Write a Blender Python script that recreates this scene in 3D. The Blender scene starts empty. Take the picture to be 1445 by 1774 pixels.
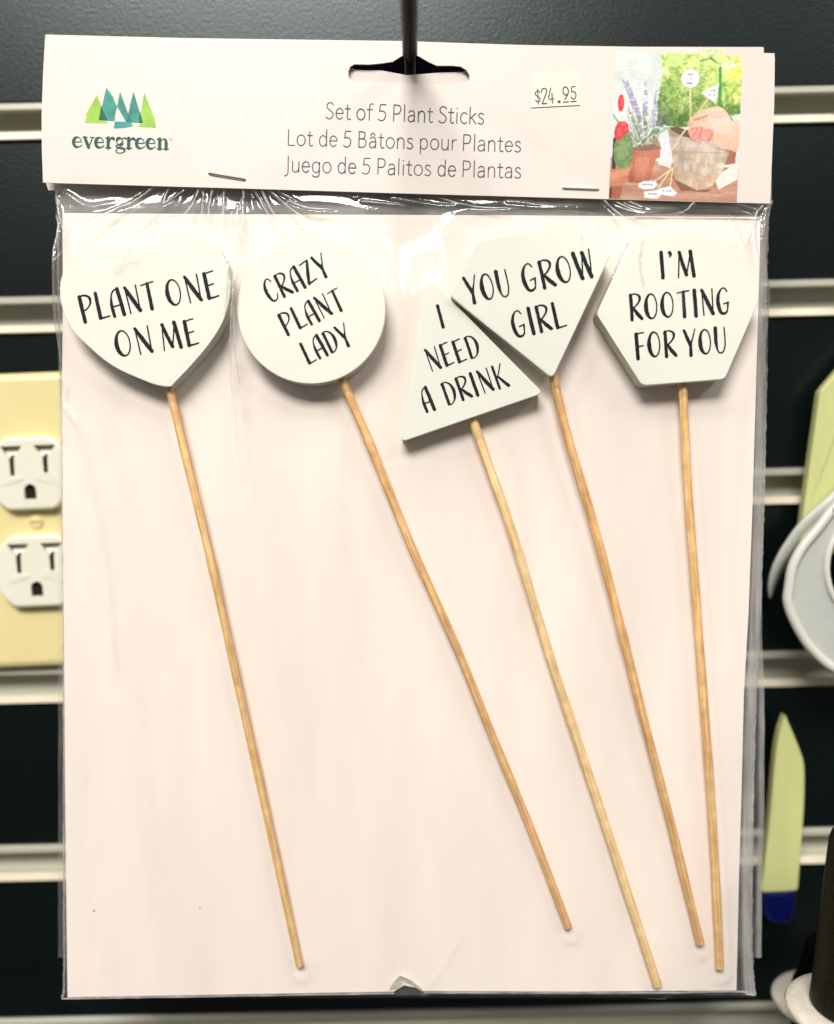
import bpy, bmesh, math, random
import numpy as np
from mathutils import Matrix, Vector
from mathutils.geometry import tessellate_polygon
random.seed(4); rng = np.random.default_rng(7)
sc = bpy.context.scene
COL = sc.collection
MM = 0.001

# ------------------------------------------------------------------ camera
PW, PH, F = 1445.0, 1774.0, 1470.0
cam_d = bpy.data.cameras.new("camera"); cam = bpy.data.objects.new("camera", cam_d)
COL.objects.link(cam); sc.camera = cam
cam_d.sensor_fit = 'HORIZONTAL'; cam_d.sensor_width = 36.0; cam_d.lens = 36.0 * F / PW
cam_d.clip_start = 0.01; cam_d.clip_end = 20
PITCH, ROLL = math.radians(-3.7), math.radians(-1.25)
CM = (Matrix.Rotation(math.pi / 2 + PITCH, 3, 'X') @ Matrix.Rotation(ROLL, 3, 'Z'))
cam.matrix_world = CM.to_4x4()
cam_d.dof.use_dof = True; cam_d.dof.focus_distance = 0.300; cam_d.dof.aperture_fstop = 3.2

# ------------------------------------------------------------------ light
world = bpy.data.worlds.new("World"); sc.world = world; world.use_nodes = True
bg = world.node_tree.nodes["Background"]
bg.inputs[0].default_value = (0.98, 0.985, 1.0, 1); bg.inputs[1].default_value = 0.10

def area(name, loc, target, sx, sy, watt, col):
    l = bpy.data.lights.new(name, 'AREA'); l.shape = 'RECTANGLE'; l.size = sx; l.size_y = sy
    l.energy = watt; l.color = col
    o = bpy.data.objects.new(name, l); COL.objects.link(o); o.location = loc
    d = Vector(target) - Vector(loc); o.rotation_euler = d.to_track_quat('-Z', 'Y').to_euler()
    return o
area("ceiling_lamp", (-0.42, -1.60, 1.75), (0, 0.3, 0), 1.3, 0.7, 89.0, (1.0, 0.975, 0.94))
area("right_glint_light", (1.35, -0.75, 1.25), (0, 0.3, 0), 0.7, 0.22, 9.0, (1.0, 0.98, 0.95))  # added side light at the right, for glints on the film
area("ceiling_fill_light", (0, -1.3, 2.1), (0, -1.3, 0), 4.0, 3.0, 27.0, (1.0, 0.99, 0.97))  # one broad added light standing for the bright ceiling, gives fill and reflections
area("left_glint_light", (-1.25, -0.45, 0.95), (0, 0.3, 0), 0.7, 0.16, 2.6, (1.0, 0.98, 0.95))  # added small light at the left, for more highlights on film creases
sc.view_settings.view_transform = 'Standard'; sc.view_settings.look = 'None'
sc.view_settings.exposure = 0.09; sc.view_settings.gamma = 1.0
sc.cycles.max_bounces = 10; sc.cycles.transparent_max_bounces = 24
sc.cycles.caustics_reflective = False; sc.cycles.caustics_refractive = False
sc.cycles.sample_clamp_indirect = 4.0

# ------------------------------------------------------------------ frames
Z0, MT = 307.0, 0.0377
_n = math.hypot(1, MT)
EX = Vector((1, 0, 0)); EY = Vector((0, 1 / _n, MT / _n)); EZ = Vector((0, -MT / _n, 1 / _n))
O0 = Vector((0, 0, -Z0))
def ray(px, py): return Vector(((px - PW / 2) / F, -(py - PH / 2) / F, -1.0))
def pk(px, py, h=0.0):
    """point of the package's own plane (mm, package frame) seen at that measured spot"""
    r = ray(px, py); t = (h + EZ.dot(O0)) / EZ.dot(r); p = r * t - O0
    return Vector((p.dot(EX), p.dot(EY), h))
PKM = CM.to_4x4() @ Matrix(((EX.x, EY.x, EZ.x, O0.x * MM), (EX.y, EY.y, EZ.y, O0.y * MM), (EX.z, EY.z, EZ.z, O0.z * MM), (0, 0, 0, 1)))
YW = 349.0
def wl(px, py, h=0.0):
    """world point (mm) on the shop wall, h in front of it"""
    d = CM @ ray(px, py); return d * ((YW - h) / d.y)
# wall frame: x right, y up, z out of the wall
WM = Matrix(((1, 0, 0, 0), (0, 0, -1, YW * MM), (0, 1, 0, 0), (0, 0, 0, 1)))
def wf(px, py, h=0.0):
    p = wl(px, py, h); return Vector((p.x, p.z, h))

# ------------------------------------------------------------------ helpers
def lin(c): return tuple(((v / 255) / 12.92 if v / 255 <= 0.04045 else ((v / 255 + 0.055) / 1.055) ** 2.4) for v in c)
def nt_new(name):
    m = bpy.data.materials.new(name); m.use_nodes = True; nt = m.node_tree
    return m, nt, nt.nodes["Principled BSDF"], nt.nodes["Material Output"]
def N(nt, t, **kw):
    n = nt.nodes.new(t)
    for k, v in kw.items():
        if k in n.inputs: n.inputs[k].default_value = v
        else: setattr(n, k, v)
    return n
def mat(name, col, rough=0.5, spec=0.5, metal=0.0, var=0.0, vscale=200.0, bump=0.0, bscale=800.0, stretch=None, coat=0.0, sss=0.0, detail=4.0, col2=None):
    m, nt, bs, out = nt_new(name); L = nt.links
    bs.inputs['Roughness'].default_value = rough; bs.inputs['Specular IOR Level'].default_value = spec
    bs.inputs['Metallic'].default_value = metal; bs.inputs['Coat Weight'].default_value = coat
    bs.inputs['Base Color'].default_value = (*col, 1)
    tc = N(nt, 'ShaderNodeTexCoord'); mp = N(nt, 'ShaderNodeMapping'); L.new(tc.outputs['Object'], mp.inputs[0])
    if stretch: mp.inputs['Scale'].default_value = stretch
    if var > 0 or col2:
        no = N(nt, 'ShaderNodeTexNoise', Scale=vscale, Detail=detail, Roughness=0.6); L.new(mp.outputs[0], no.inputs['Vector'])
        cr = N(nt, 'ShaderNodeValToRGB'); L.new(no.outputs['Fac'], cr.inputs[0])
        cr.color_ramp.elements[0].position = 0.32; cr.color_ramp.elements[1].position = 0.68
        c2 = col2 if col2 else tuple(min(1, c * (1 + var)) for c in col); c1 = tuple(c * (1 - var) for c in col)
        cr.color_ramp.elements[0].color = (*c1, 1); cr.color_ramp.elements[1].color = (*c2, 1)
        L.new(cr.outputs[0], bs.inputs['Base Color'])
    if bump > 0:
        nb = N(nt, 'ShaderNodeTexNoise', Scale=bscale, Detail=3.0); L.new(mp.outputs[0], nb.inputs['Vector'])
        b = N(nt, 'ShaderNodeBump', Strength=1.0, Distance=bump * MM); L.new(nb.outputs['Fac'], b.inputs['Height'])
        L.new(b.outputs[0], bs.inputs['Normal'])
    return m

def mesh_obj(name, verts, faces, m, parent=None, smooth=False, M=None, uv=None, label=None, kind=None, mats=None, midx=None):
    me = bpy.data.meshes.new(name)
    v = np.asarray([tuple(p) for p in verts], dtype=float) * MM
    me.from_pydata(v.tolist(), [], faces); me.update()
    for mm_ in (mats or [m]): me.materials.append(mm_)
    if midx is not None: me.polygons.foreach_set('material_index', midx)
    if smooth: me.polygons.foreach_set('use_smooth', [True] * len(me.polygons))
    if uv is not None:
        ul = me.uv_layers.new(name='UVMap'); li = np.empty(len(me.loops), dtype=np.int32); me.loops.foreach_get('vertex_index', li)
        ul.data.foreach_set('uv', np.asarray(uv, dtype=np.float32)[li].ravel())
    o = bpy.data.objects.new(name, me); COL.objects.link(o)
    if parent is not None: o.parent = parent
    if M is not None: o.matrix_world = M
    if label: o['label'] = label
    if kind: o['kind'] = kind
    return o
def thing(name, label, cat, M, group=None):
    o = bpy.data.objects.new(name, None); COL.objects.link(o); o.matrix_world = M
    o.empty_display_size = 0.01; o['label'] = label; o['category'] = cat
    if group: o['group'] = group
    return o
def at(M, p): return M @ Matrix.Translation(Vector(p) * MM)
def shift(verts, o): return [Vector(v) - Vector(o) for v in verts]

def plate(outer, h0, h1, holes=()):
    """closed slab from 2-D loops"""
    loops = [[Vector((p[0], p[1], 0)) for p in outer]] + [[Vector((p[0], p[1], 0)) for p in h] for h in holes]
    tris = tessellate_polygon(loops); flat = [p for l in loops for p in l]; n = len(flat)
    V = [(p.x, p.y, h1) for p in flat] + [(p.x, p.y, h0) for p in flat]; Fc = []
    for t in tris:
        a, b, c = (flat[i] for i in t); t = tuple(t)
        if (b - a).cross(c - a).z < 0: t = t[::-1]
        Fc.append(t); Fc.append(tuple(i + n for i in t[::-1]))
    k = 0
    for l in loops:
        m_ = len(l); ar = sum(l[i].x * l[(i + 1) % m_].y - l[(i + 1) % m_].x * l[i].y for i in range(m_))
        for i in range(m_):
            a, b = k + i, k + (i + 1) % m_
            q = (a, a + n, b + n, b) if (ar > 0) == (l is loops[0]) else (a, b, b + n, a + n)
            Fc.append(q)
        k += m_
    return V, Fc
def catmull(P, n=8, closed=False):
    P = [np.array(p, float) for p in P]; out = []; m_ = len(P)
    rg = range(m_) if closed else range(m_ - 1)
    for i in rg:
        if closed: p0, p1, p2, p3 = P[i - 1], P[i], P[(i + 1) % m_], P[(i + 2) % m_]
        else:
            p1, p2 = P[i], P[i + 1]; p0 = P[i - 1] if i else 2 * p1 - p2; p3 = P[i + 2] if i + 2 < m_ else 2 * p2 - p1
        for k in range(n):
            t = k / n
            out.append(0.5 * (2 * p1 + (p2 - p0) * t + (2 * p0 - 5 * p1 + 4 * p2 - p3) * t * t + (3 * p1 - p0 - 3 * p2 + p3) * t ** 3))
    if not closed: out.append(P[-1])
    return out
def rounded(P, r, n=7):
    out = []; m_ = len(P)
    for i in range(m_):
        p = np.array(P[i], float); a = np.array(P[i - 1], float) - p; b = np.array(P[(i + 1) % m_], float) - p
        ra = r[i] if isinstance(r, (list, tuple)) else r
        a /= np.linalg.norm(a); b /= np.linalg.norm(b)
        q0, q1 = p + a * ra, p + b * ra
        for k in range(n + 1):
            t = k / n; out.append((1 - t) ** 2 * q0 + 2 * t * (1 - t) * p + t * t * q1)
    return out
def dens(P, step):
    out = []
    for i in range(len(P)):
        a = np.array(P[i], float); b = np.array(P[(i + 1) % len(P)], float); n = max(1, int(np.linalg.norm(b - a) / step))
        for k in range(n): out.append(a + (b - a) * k / n)
    return out
def rings(outer, prof):
    """outline swept through (inset, height) profile, last ring capped; outline must be CCW"""
    P = np.array([(p[0], p[1]) for p in outer]); n = len(P)
    ar = np.sum(P[:, 0] * np.roll(P[:, 1], -1) - np.roll(P[:, 0], -1) * P[:, 1])
    if ar < 0: P = P[::-1]
    T = np.roll(P, -1, 0) - np.roll(P, 1, 0); T /= np.linalg.norm(T, axis=1)[:, None] + 1e-9
    Nn = np.stack([-T[:, 1], T[:, 0]], 1)
    V = []; Fc = []
    for ins, h in prof: V += [(x, y, h) for x, y in P + Nn * ins]
    for k in range(len(prof) - 1):
        for i in range(n):
            j = (i + 1) % n; Fc.append((k * n + i, k * n + j, (k + 1) * n + j, (k + 1) * n + i))
    Fc.append(tuple(range((len(prof) - 1) * n, len(prof) * n))); Fc.append(tuple(range(n))[::-1])
    return V, Fc
def tube(P, R, seg=12, caps=True, jit=None):
    """swept tube; P list of 3-D points, R radius per point; returns verts, faces, uv(length, angle)"""
    P = [Vector(p) for p in P]; V = []; Fc = []; UV = []; s = 0
    up = Vector((0, 0, 1))
    for i, p in enumerate(P):
        t = (P[min(i + 1, len(P) - 1)] - P[max(i - 1, 0)]).normalized()
        if i: s += (p - P[i - 1]).length
        if abs(t.dot(up)) > 0.95: up = Vector((0, 1, 0)) if abs(t.y) < 0.9 else Vector((1, 0, 0))
        a = t.cross(up).normalized(); b = a.cross(t).normalized(); r = R[i] if hasattr(R, '__len__') else R
        for k in range(seg):
            an = 2 * math.pi * k / seg; rr = r * (jit(i, k) if jit else 1)
            V.append(p + a * math.cos(an) * rr + b * math.sin(an) * rr); UV.append((s, k / seg))
    for i in range(len(P) - 1):
        for k in range(seg):
            k2 = (k + 1) % seg; Fc.append((i * seg + k, i * seg + k2, (i + 1) * seg + k2, (i + 1) * seg + k))
    if caps:
        Fc.append(tuple(range(seg))[::-1]); Fc.append(tuple(range((len(P) - 1) * seg, len(P) * seg)))
    return V, Fc, UV
def lathe(prof, seg=48, axis=None):
    V = []; Fc = []
    for r, z in prof: V += [(r * math.cos(2 * math.pi * k / seg), r * math.sin(2 * math.pi * k / seg), z) for k in range(seg)]
    for i in range(len(prof) - 1):
        for k in range(seg):
            k2 = (k + 1) % seg; Fc.append((i * seg + k, i * seg + k2, (i + 1) * seg + k2, (i + 1) * seg + k))
    Fc.append(tuple(range(seg))[::-1]); Fc.append(tuple(range((len(prof) - 1) * seg, len(prof) * seg)))
    return V, Fc
def join(parts):
    V = []; Fc = []; mi = []
    for k, p in enumerate(parts):
        n = len(V); V += list(p[0]); Fc += [tuple(i + n for i in f) for f in p[1]]; mi += [p[2] if len(p) > 2 and isinstance(p[2], int) else 0] * len(p[1])
    return V, Fc, mi

# ------------------------------------------------------------------ stroke lettering
def arc(cx, cy, rx, ry, a0, a1, n=12):
    return [(cx + rx * math.cos(math.radians(a0 + (a1 - a0) * k / n)), cy + ry * math.sin(math.radians(a0 + (a1 - a0) * k / n))) for k in range(n + 1)]
TK, TN = 0.15, 0.058
def curv(P, n=6): return [tuple(p) for p in catmull(P, n)]
BR = {  # brush capitals: width, strokes (points, widths)
 'P': (.50, [([(.06, .97), (.07, .5), (.09, 0)], [TK]), (curv([(.0, .93), (.22, 1.0), (.45, .88), (.44, .65), (.28, .48), (.14, .42)]), [TN, TN * 1.3, TK * .7, TN, TN])]),
 'L': (.44, [([(.07, 1), (.08, .05)], [TK * .9, TK]), ([(.06, .035), (.25, .04), (.46, .06)], [TK * .6, TN, TN])]),
 'A': (.48, [(curv([(.06, 0), (.03, .45), (.10, .82), (.24, .98), (.36, .99)]), [TK * .8, TK * .9, TN, TN]), ([(.37, 1), (.42, .5), (.46, 0)], [TK]), ([(.06, .36), (.42, .39)], [TN])]),
 'N': (.55, [([(.05, .98), (.07, .5), (.09, -.02)], [TN]), ([(.05, .98), (.28, .48), (.50, .03)], [TK * .8, TK * 1.1, TK]), ([(.49, .04), (.50, .5), (.50, 1.0)], [TN])]),
 'T': (.52, [([(0, .94), (.25, .97), (.52, 1.0)], [TN * .9, TN, TN]), ([(.27, .97), (.27, .5), (.27, 0)], [TK * .8, TK])]),
 'O': (.56, [(arc(.27, .5, .24, .48, 75, 285, 16), [TN, TK * .7, TK * 1.15, TK, TN]), (arc(.27, .5, .24, .48, -80, 80, 12), [TN, TN * .9, TN])]),
 'E': (.44, [([(.07, .97), (.08, .5), (.09, .03)], [TK]), (curv([(.03, .92), (.18, .99), (.40, 1.02)]), [TN]), ([(.08, .50), (.34, .54)], [TN]), ([(.08, .03), (.25, .03), (.45, .06)], [TN * 1.4, TN])]),
 'M': (.72, [([(.02, -.02), (.06, .5), (.10, .97)], [TN]), ([(.10, .98), (.22, .5), (.35, .08)], [TK * .9, TK]), ([(.35, .08), (.46, .5), (.56, .97)], [TN]), ([(.56, .99), (.61, .5), (.66, 0)], [TK])]),
 'C': (.48, [(curv([(.42, .84), (.34, .98), (.2, .97), (.06, .75), (.03, .42), (.12, .08), (.26, 0), (.40, .08), (.47, .24)]), [TN, TN, TK * .7, TK, TK, TK * .7, TN, TN])]),
 'R': (.52, [([(.06, .97), (.07, .5), (.07, 0)], [TK * .9]), (curv([(.0, .93), (.22, 1.01), (.43, .92), (.44, .74), (.28, .55), (.14, .47)]), [TN, TN, TK * .7, TN * 1.2, TN]), (curv([(.15, .47), (.3, .25), (.5, .03)]), [TK * .6, TK, TK * .9])]),
 'Z': (.48, [([(0, .92), (.2, .96), (.42, .99)], [TN]), ([(.41, .98), (.22, .5), (.06, .03)], [TN * 1.6, TK, TK * .8]), ([(.04, .02), (.25, .06), (.48, .1)], [TN * 1.3, TN])]),
 'Y': (.54, [([(.02, 1), (.14, .7), (.28, .40)], [TK * .8, TK]), ([(.52, 1.02), (.40, .68), (.28, .40), (.27, 0)], [TN * .9, TN, TK * .7, TK])]),
 'D': (.54, [([(.07, .96), (.08, .5), (.09, .03)], [TK * .9]), (curv([(.0, .95), (.2, 1.0), (.4, .86), (.49, .55), (.42, .2), (.25, .02), (.07, .0)]), [TN, TN, TK * .7, TK, TK * .8, TN, TN])]),
 'I': (.20, [([(.08, 1), (.09, .5), (.10, 0)], [TK])]),
 'K': (.54, [([(.07, 1), (.08, .5), (.09, 0)], [TK * .75]), ([(.46, 1.02), (.3, .72), (.11, .42)], [TN]), ([(.18, .52), (.35, .25), (.52, .0)], [TK * .6, TK])]),
 'U': (.54, [(curv([(.05, 1), (.05, .4), (.12, .08), (.26, 0), (.38, .06)]), [TK, TK, TK * .9, TN, TN]), (curv([(.38, .06), (.46, .3), (.47, .65), (.46, 1)]), [TN])]),
 'G': (.54, [(curv([(.44, .86), (.34, .99), (.2, .96), (.06, .74), (.03, .42), (.12, .08), (.27, 0), (.42, .1), (.47, .42)]), [TN, TN, TK * .8, TK, TK, TK * .7, TN, TN * 1.4]), ([(.28, .38), (.49, .43)], [TN])]),
 'W': (.74, [([(.02, 1), (.10, .5), (.20, .02)], [TK]), ([(.20, .02), (.29, .5), (.37, .95)], [TN]), ([(.37, .95), (.45, .5), (.56, .02)], [TK]), ([(.56, .02), (.62, .5), (.66, 1.03)], [TN])]),
 'F': (.44, [([(.07, .97), (.08, .5), (.09, 0)], [TK]), (curv([(.03, .92), (.18, .99), (.40, 1.01)]), [TN]), ([(.08, .46), (.36, .5)], [TN])]),
 "'": (.20, [(curv([(.07, .99), (.10, .92), (.06, .80)]), [TK, TK * .8, TN * .5])]),
 ' ': (.3, [])}
XH = .68
TH = {  # thin monoline
 'S': (.52, [curv([(.46, .88), (.36, .99), (.22, 1.0), (.08, .88), (.10, .68), (.26, .54), (.42, .40), (.46, .20), (.34, .03), (.18, 0), (.02, .10)])]),
 'e': (.50, [[(.03, .36)] + [(.47, .36)] + arc(.25, .34, .22, .34, 4, 320, 16)]),
 't': (.34, [curv([(.14, .9), (.14, .4), (.14, .12), (.22, 0), (.33, .03)]), [(.0, .66), (.31, .66)]]),
 'o': (.56, [arc(.28, .34, .25, .34, 0, 360, 20)]),
 'f': (.34, [curv([(.36, 1.0), (.26, 1.03), (.17, .93), (.15, .75), (.15, 0)]), [(.0, .66), (.33, .66)]]),
 '5': (.54, [[(.46, 1), (.12, 1), (.08, .56)] + curv([(.08, .56), (.24, .61), (.42, .50), (.46, .30), (.36, .06), (.18, 0), (.02, .08)])]),
 'P': (.56, [[(.07, 0), (.07, 1)], [(.07, 1)] + curv([(.22, 1), (.42, .96), (.50, .74), (.40, .50), (.22, .45), (.07, .45)])]),
 'l': (.18, [[(.08, 0), (.08, 1.04)]]),
 'a': (.50, [curv([(.07, .58), (.2, .68), (.36, .64), (.42, .45), (.42, .2), (.42, 0)]), curv([(.42, .38), (.22, .38), (.06, .28), (.05, .1), (.17, 0), (.34, .05), (.42, .2)])]),
 'n': (.54, [[(.07, 0), (.07, .66)], curv([(.07, .44), (.16, .63), (.3, .68), (.43, .58), (.46, .4), (.46, 0)])]),
 'i': (.18, [[(.08, 0), (.08, .66)], [(.08, .9), (.08, .95)]]),
 'c': (.44, [arc(.26, .34, .23, .34, 48, 312, 14)]),
 'k': (.46, [[(.07, 0), (.07, 1.04)], [(.42, .66), (.09, .32)], [(.16, .40), (.45, 0)]]),
 's': (.42, [curv([(.35, .60), (.22, .68), (.08, .62), (.08, .46), (.2, .37), (.33, .28), (.36, .12), (.22, 0), (.03, .06)])]),
 'L': (.48, [[(.07, 1), (.07, 0), (.45, 0)]]),
 'd': (.56, [[(.48, 0), (.48, 1.04)], arc(.27, .34, .22, .34, 20, 340, 18)]),
 'B': (.58, [[(.07, 0), (.07, 1)], [(.07, 1)] + curv([(.22, 1), (.40, .95), (.43, .76), (.34, .58), (.07, .54)]), [(.07, .54)] + curv([(.3, .54), (.47, .45), (.49, .22), (.38, .03), (.07, 0)])]),
 'p': (.56, [[(.07, .66), (.07, -.3)], arc(.28, .34, .22, .34, 160, -160, 18)]),
 'u': (.54, [curv([(.07, .66), (.07, .25), (.12, .05), (.26, 0), (.4, .08), (.46, .28)]), [(.46, .66), (.46, 0)]]),
 'r': (.34, [[(.07, 0), (.07, .66)], curv([(.07, .4), (.14, .6), (.32, .67)])]),
 'J': (.26, [curv([(.16, 1), (.16, .3), (.15, -.08), (.06, -.24), (-.06, -.26)])]),
 'g': (.56, [[(.48, .66), (.48, .0)] + curv([(.48, 0), (.42, -.22), (.25, -.28), (.06, -.2)]), arc(.27, .34, .22, .34, 20, 340, 18)]),
 '\u00e2': (.50, [curv([(.07, .58), (.2, .68), (.36, .64), (.42, .45), (.42, .2), (.42, 0)]), curv([(.42, .38), (.22, .38), (.06, .28), (.05, .1), (.17, 0), (.34, .05), (.42, .2)]), [(.1, .80), (.24, .96), (.38, .80)]]),
 ' ': (.26, [])}
BK, BN = .30, .10
SE = {  # bold book serif; x-height 1
 'e': (.90, [(arc(.42, .5, .33, .46, 20, 300, 20), [BN, BN, BK, BK, BK * .9, BN]), ([(.12, .50), (.76, .54)], [BN]), (curv([(.60, .10), (.72, .16), (.80, .26)]), [BN, BN * .7])]),
 'v': (.96, [([(.14, .94), (.46, .04)], [BK * .95]), ([(.46, .04), (.80, .94)], [BN]), ([(-.02, .96), (.34, .96)], [BN]), ([(.60, .96), (.94, .96)], [BN])]),
 'r': (.80, [([(.24, .96), (.24, .02)], [BK]), ([(.02, .04), (.50, .04)], [BN]), ([(.02, .93), (.24, .93)], [BN]), (curv([(.34, .62), (.46, .88), (.62, .94), (.70, .86)]), [BN, BN, BK * .8, BK * .9])]),
 'g': (.92, [(arc(.40, .64, .25, .32, 0, 360, 22), [BN, BN, BK * .7, BK, BN, BN * .8, BK * .7, BK, BN]), (curv([(.60, .86), (.74, .97), (.88, .93)]), [BN, BN, BK * .7]), (curv([(.28, .36), (.12, .22), (.2, .08), (.5, .04), (.78, -.04), (.80, -.26), (.56, -.42), (.24, -.40), (.10, -.24), (.2, -.08)]), [BN, BK * .5, BK * .7, BK * .8, BK * .6, BN, BN, BN * 1.2, BN])]),
 'n': (1.06, [([(.24, .96), (.24, .02)], [BK]), ([(.02, .04), (.46, .04)], [BN]), ([(.02, .93), (.24, .93)], [BN]), (curv([(.32, .72), (.5, .93), (.70, .90), (.78, .66), (.78, .02)]), [BN, BN, BK * .8, BK, BK, BK]), ([(.56, .04), (1.0, .04)], [BN])])}

def ribbon(P, W, z, rough=0.0, cap=4):
    """flat brush stroke; W absolute widths at evenly spaced stations"""
    P = [np.array(p, float) for p in P]
    Q = []
    for i in range(len(P) - 1):
        n = max(1, int(np.linalg.norm(P[i + 1] - P[i]) / 0.45))
        for k in range(n): Q.append(P[i] + (P[i + 1] - P[i]) * k / n)
    Q.append(P[-1]); Q = np.array(Q); n = len(Q)
    if n < 2: return [], []
    ds = np.r_[0, np.cumsum(np.linalg.norm(np.diff(Q, axis=0), axis=1))]; s = ds / ds[-1]
    w = np.interp(s, np.linspace(0, 1, len(W)) if len(W) > 1 else [0], W) if len(W) > 1 else np.full(n, W[0])
    T = np.gradient(Q, axis=0); T /= np.linalg.norm(T, axis=1)[:, None] + 1e-9; Nn = np.stack([-T[:, 1], T[:, 0]], 1)
    ja = 1 + rough * rng.normal(size=n); jb = 1 + rough * rng.normal(size=n)
    Lf = Q + Nn * (w / 2 * ja)[:, None]; Rt = Q - Nn * (w / 2 * jb)[:, None]
    V = []; Fc = []
    c0 = [Q[0] + (Nn[0] * math.cos(a) - T[0] * math.sin(a)) * w[0] / 2 for a in np.linspace(0, math.pi, cap + 2)[1:-1]]
    c1 = [Q[-1] + (-Nn[-1] * math.cos(a) + T[-1] * math.sin(a)) * w[-1] / 2 for a in np.linspace(0, math.pi, cap + 2)[1:-1]]
    V = [(p[0], p[1], z) for p in Lf] + [(p[0], p[1], z) for p in Rt]
    for i in range(n - 1): Fc.append((n + i, n + i + 1, i + 1, i))
    b = len(V); V += [(p[0], p[1], z) for p in c0]; Fc.append((0,) + tuple(range(b, b + cap)) + (n,))
    b = len(V); V += [(p[0], p[1], z) for p in c1]; Fc.append((2 * n - 1,) + tuple(range(b, b + cap)) + (n - 1,))
    return V, Fc
def text(s, font, A, B, H, z, gap=.1, wt=None, rough=0.0, mono=None, skew=0.0):
    """line of strokes from A to B (package-frame mm) with letter height H"""
    A = np.array(A[:2]); B = np.array(B[:2]); ux = (B - A) / np.linalg.norm(B - A); uy = np.array([-ux[1], ux[0]])
    tot = sum(font[c][0] + (gap if c != ' ' else 0) for c in s) - gap
    sx = np.linalg.norm(B - A) / tot; x = 0; V = []; Fc = []; q = 0
    for c in s:
        w, st = font[c]
        dy = rng.normal() * .012 if rough else 0
        for k in st:
            P, W = (k, [mono]) if mono else k
            pts = [A + ux * (x + p[0]) * sx + uy * (p[1] + dy + skew * (x + p[0])) * H for p in P]
            v, f = ribbon(pts, [u * H * (1 if mono else 1) for u in W], z + .018 * (q % 5), rough); q += 1
            n = len(V); V += v; Fc += [tuple(i + n for i in ff) for ff in f]
        x += w + (gap if c != ' ' else 0)
    return V, Fc

# ------------------------------------------------------------------ materials
def film_mat(name, haze, gloss=1.6, crease_haze=0.0, rough=.07, tint=(.97, .97, .96), bumpd=.12):
    m, nt, bs, out = nt_new(name); L = nt.links; nt.nodes.remove(bs)
    tr = N(nt, 'ShaderNodeBsdfTransparent'); tr.inputs[0].default_value = (*[1 - (1 - t) * .25 for t in tint], 1)
    gl = N(nt, 'ShaderNodeBsdfGlossy', Roughness=rough)
    df = N(nt, 'ShaderNodeBsdfDiffuse', Roughness=.5); df.inputs[0].default_value = (.88, .85, .81, 1)
    tl = N(nt, 'ShaderNodeBsdfTranslucent'); tl.inputs[0].default_value = (.86, .86, .84, 1)
    mh = N(nt, 'ShaderNodeMixShader'); mh.inputs[0].default_value = .45; L.new(df.outputs[0], mh.inputs[1]); L.new(tl.outputs[0], mh.inputs[2])
    tc = N(nt, 'ShaderNodeTexCoord'); mp = N(nt, 'ShaderNodeMapping'); mp.inputs['Scale'].default_value = (1, .45, 1); L.new(tc.outputs['Object'], mp.inputs[0])
    nb = N(nt, 'ShaderNodeTexNoise', Scale=90.0, Detail=4.0, Roughness=.55); L.new(mp.outputs[0], nb.inputs['Vector'])
    bp = N(nt, 'ShaderNodeBump', Strength=1.0, Distance=bumpd * MM * 4); L.new(nb.outputs['Fac'], bp.inputs['Height']); L.new(bp.outputs[0], gl.inputs['Normal'])
    nh = N(nt, 'ShaderNodeTexNoise', Scale=60.0, Detail=5.0, Roughness=.65); L.new(mp.outputs[0], nh.inputs['Vector'])
    mr = N(nt, 'ShaderNodeMapRange'); L.new(nh.outputs['Fac'], mr.inputs[0]); mr.inputs[1].default_value = .3; mr.inputs[2].default_value = .75; mr.inputs[3].default_value = haze * .45; mr.inputs[4].default_value = haze * 1.6
    hz = mr.outputs[0]
    if crease_haze:
        ca = N(nt, 'ShaderNodeAttribute', attribute_name='crease_haze'); cm = N(nt, 'ShaderNodeMath', operation='MULTIPLY_ADD'); cm.inputs[1].default_value = crease_haze; cm.use_clamp = True
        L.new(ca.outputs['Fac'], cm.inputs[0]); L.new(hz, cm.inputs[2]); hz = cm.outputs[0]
    m1 = N(nt, 'ShaderNodeMixShader'); L.new(hz, m1.inputs[0]); L.new(tr.outputs[0], m1.inputs[1]); L.new(mh.outputs[0], m1.inputs[2])
    lw = N(nt, 'ShaderNodeLayerWeight', Blend=.5)
    pw = N(nt, 'ShaderNodeMath', operation='POWER'); pw.inputs[1].default_value = 5.0; L.new(lw.outputs['Facing'], pw.inputs[0])
    mu = N(nt, 'ShaderNodeMath', operation='MULTIPLY_ADD'); mu.inputs[1].default_value = .9; mu.inputs[2].default_value = .04 * gloss; mu.use_clamp = True; L.new(pw.outputs[0], mu.inputs[0])
    m2 = N(nt, 'ShaderNodeMixShader'); L.new(mu.outputs[0], m2.inputs[0]); L.new(m1.outputs[0], m2.inputs[1]); L.new(gl.outputs[0], m2.inputs[2])
    L.new(m2.outputs[0], out.inputs['Surface'])
    return m
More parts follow.
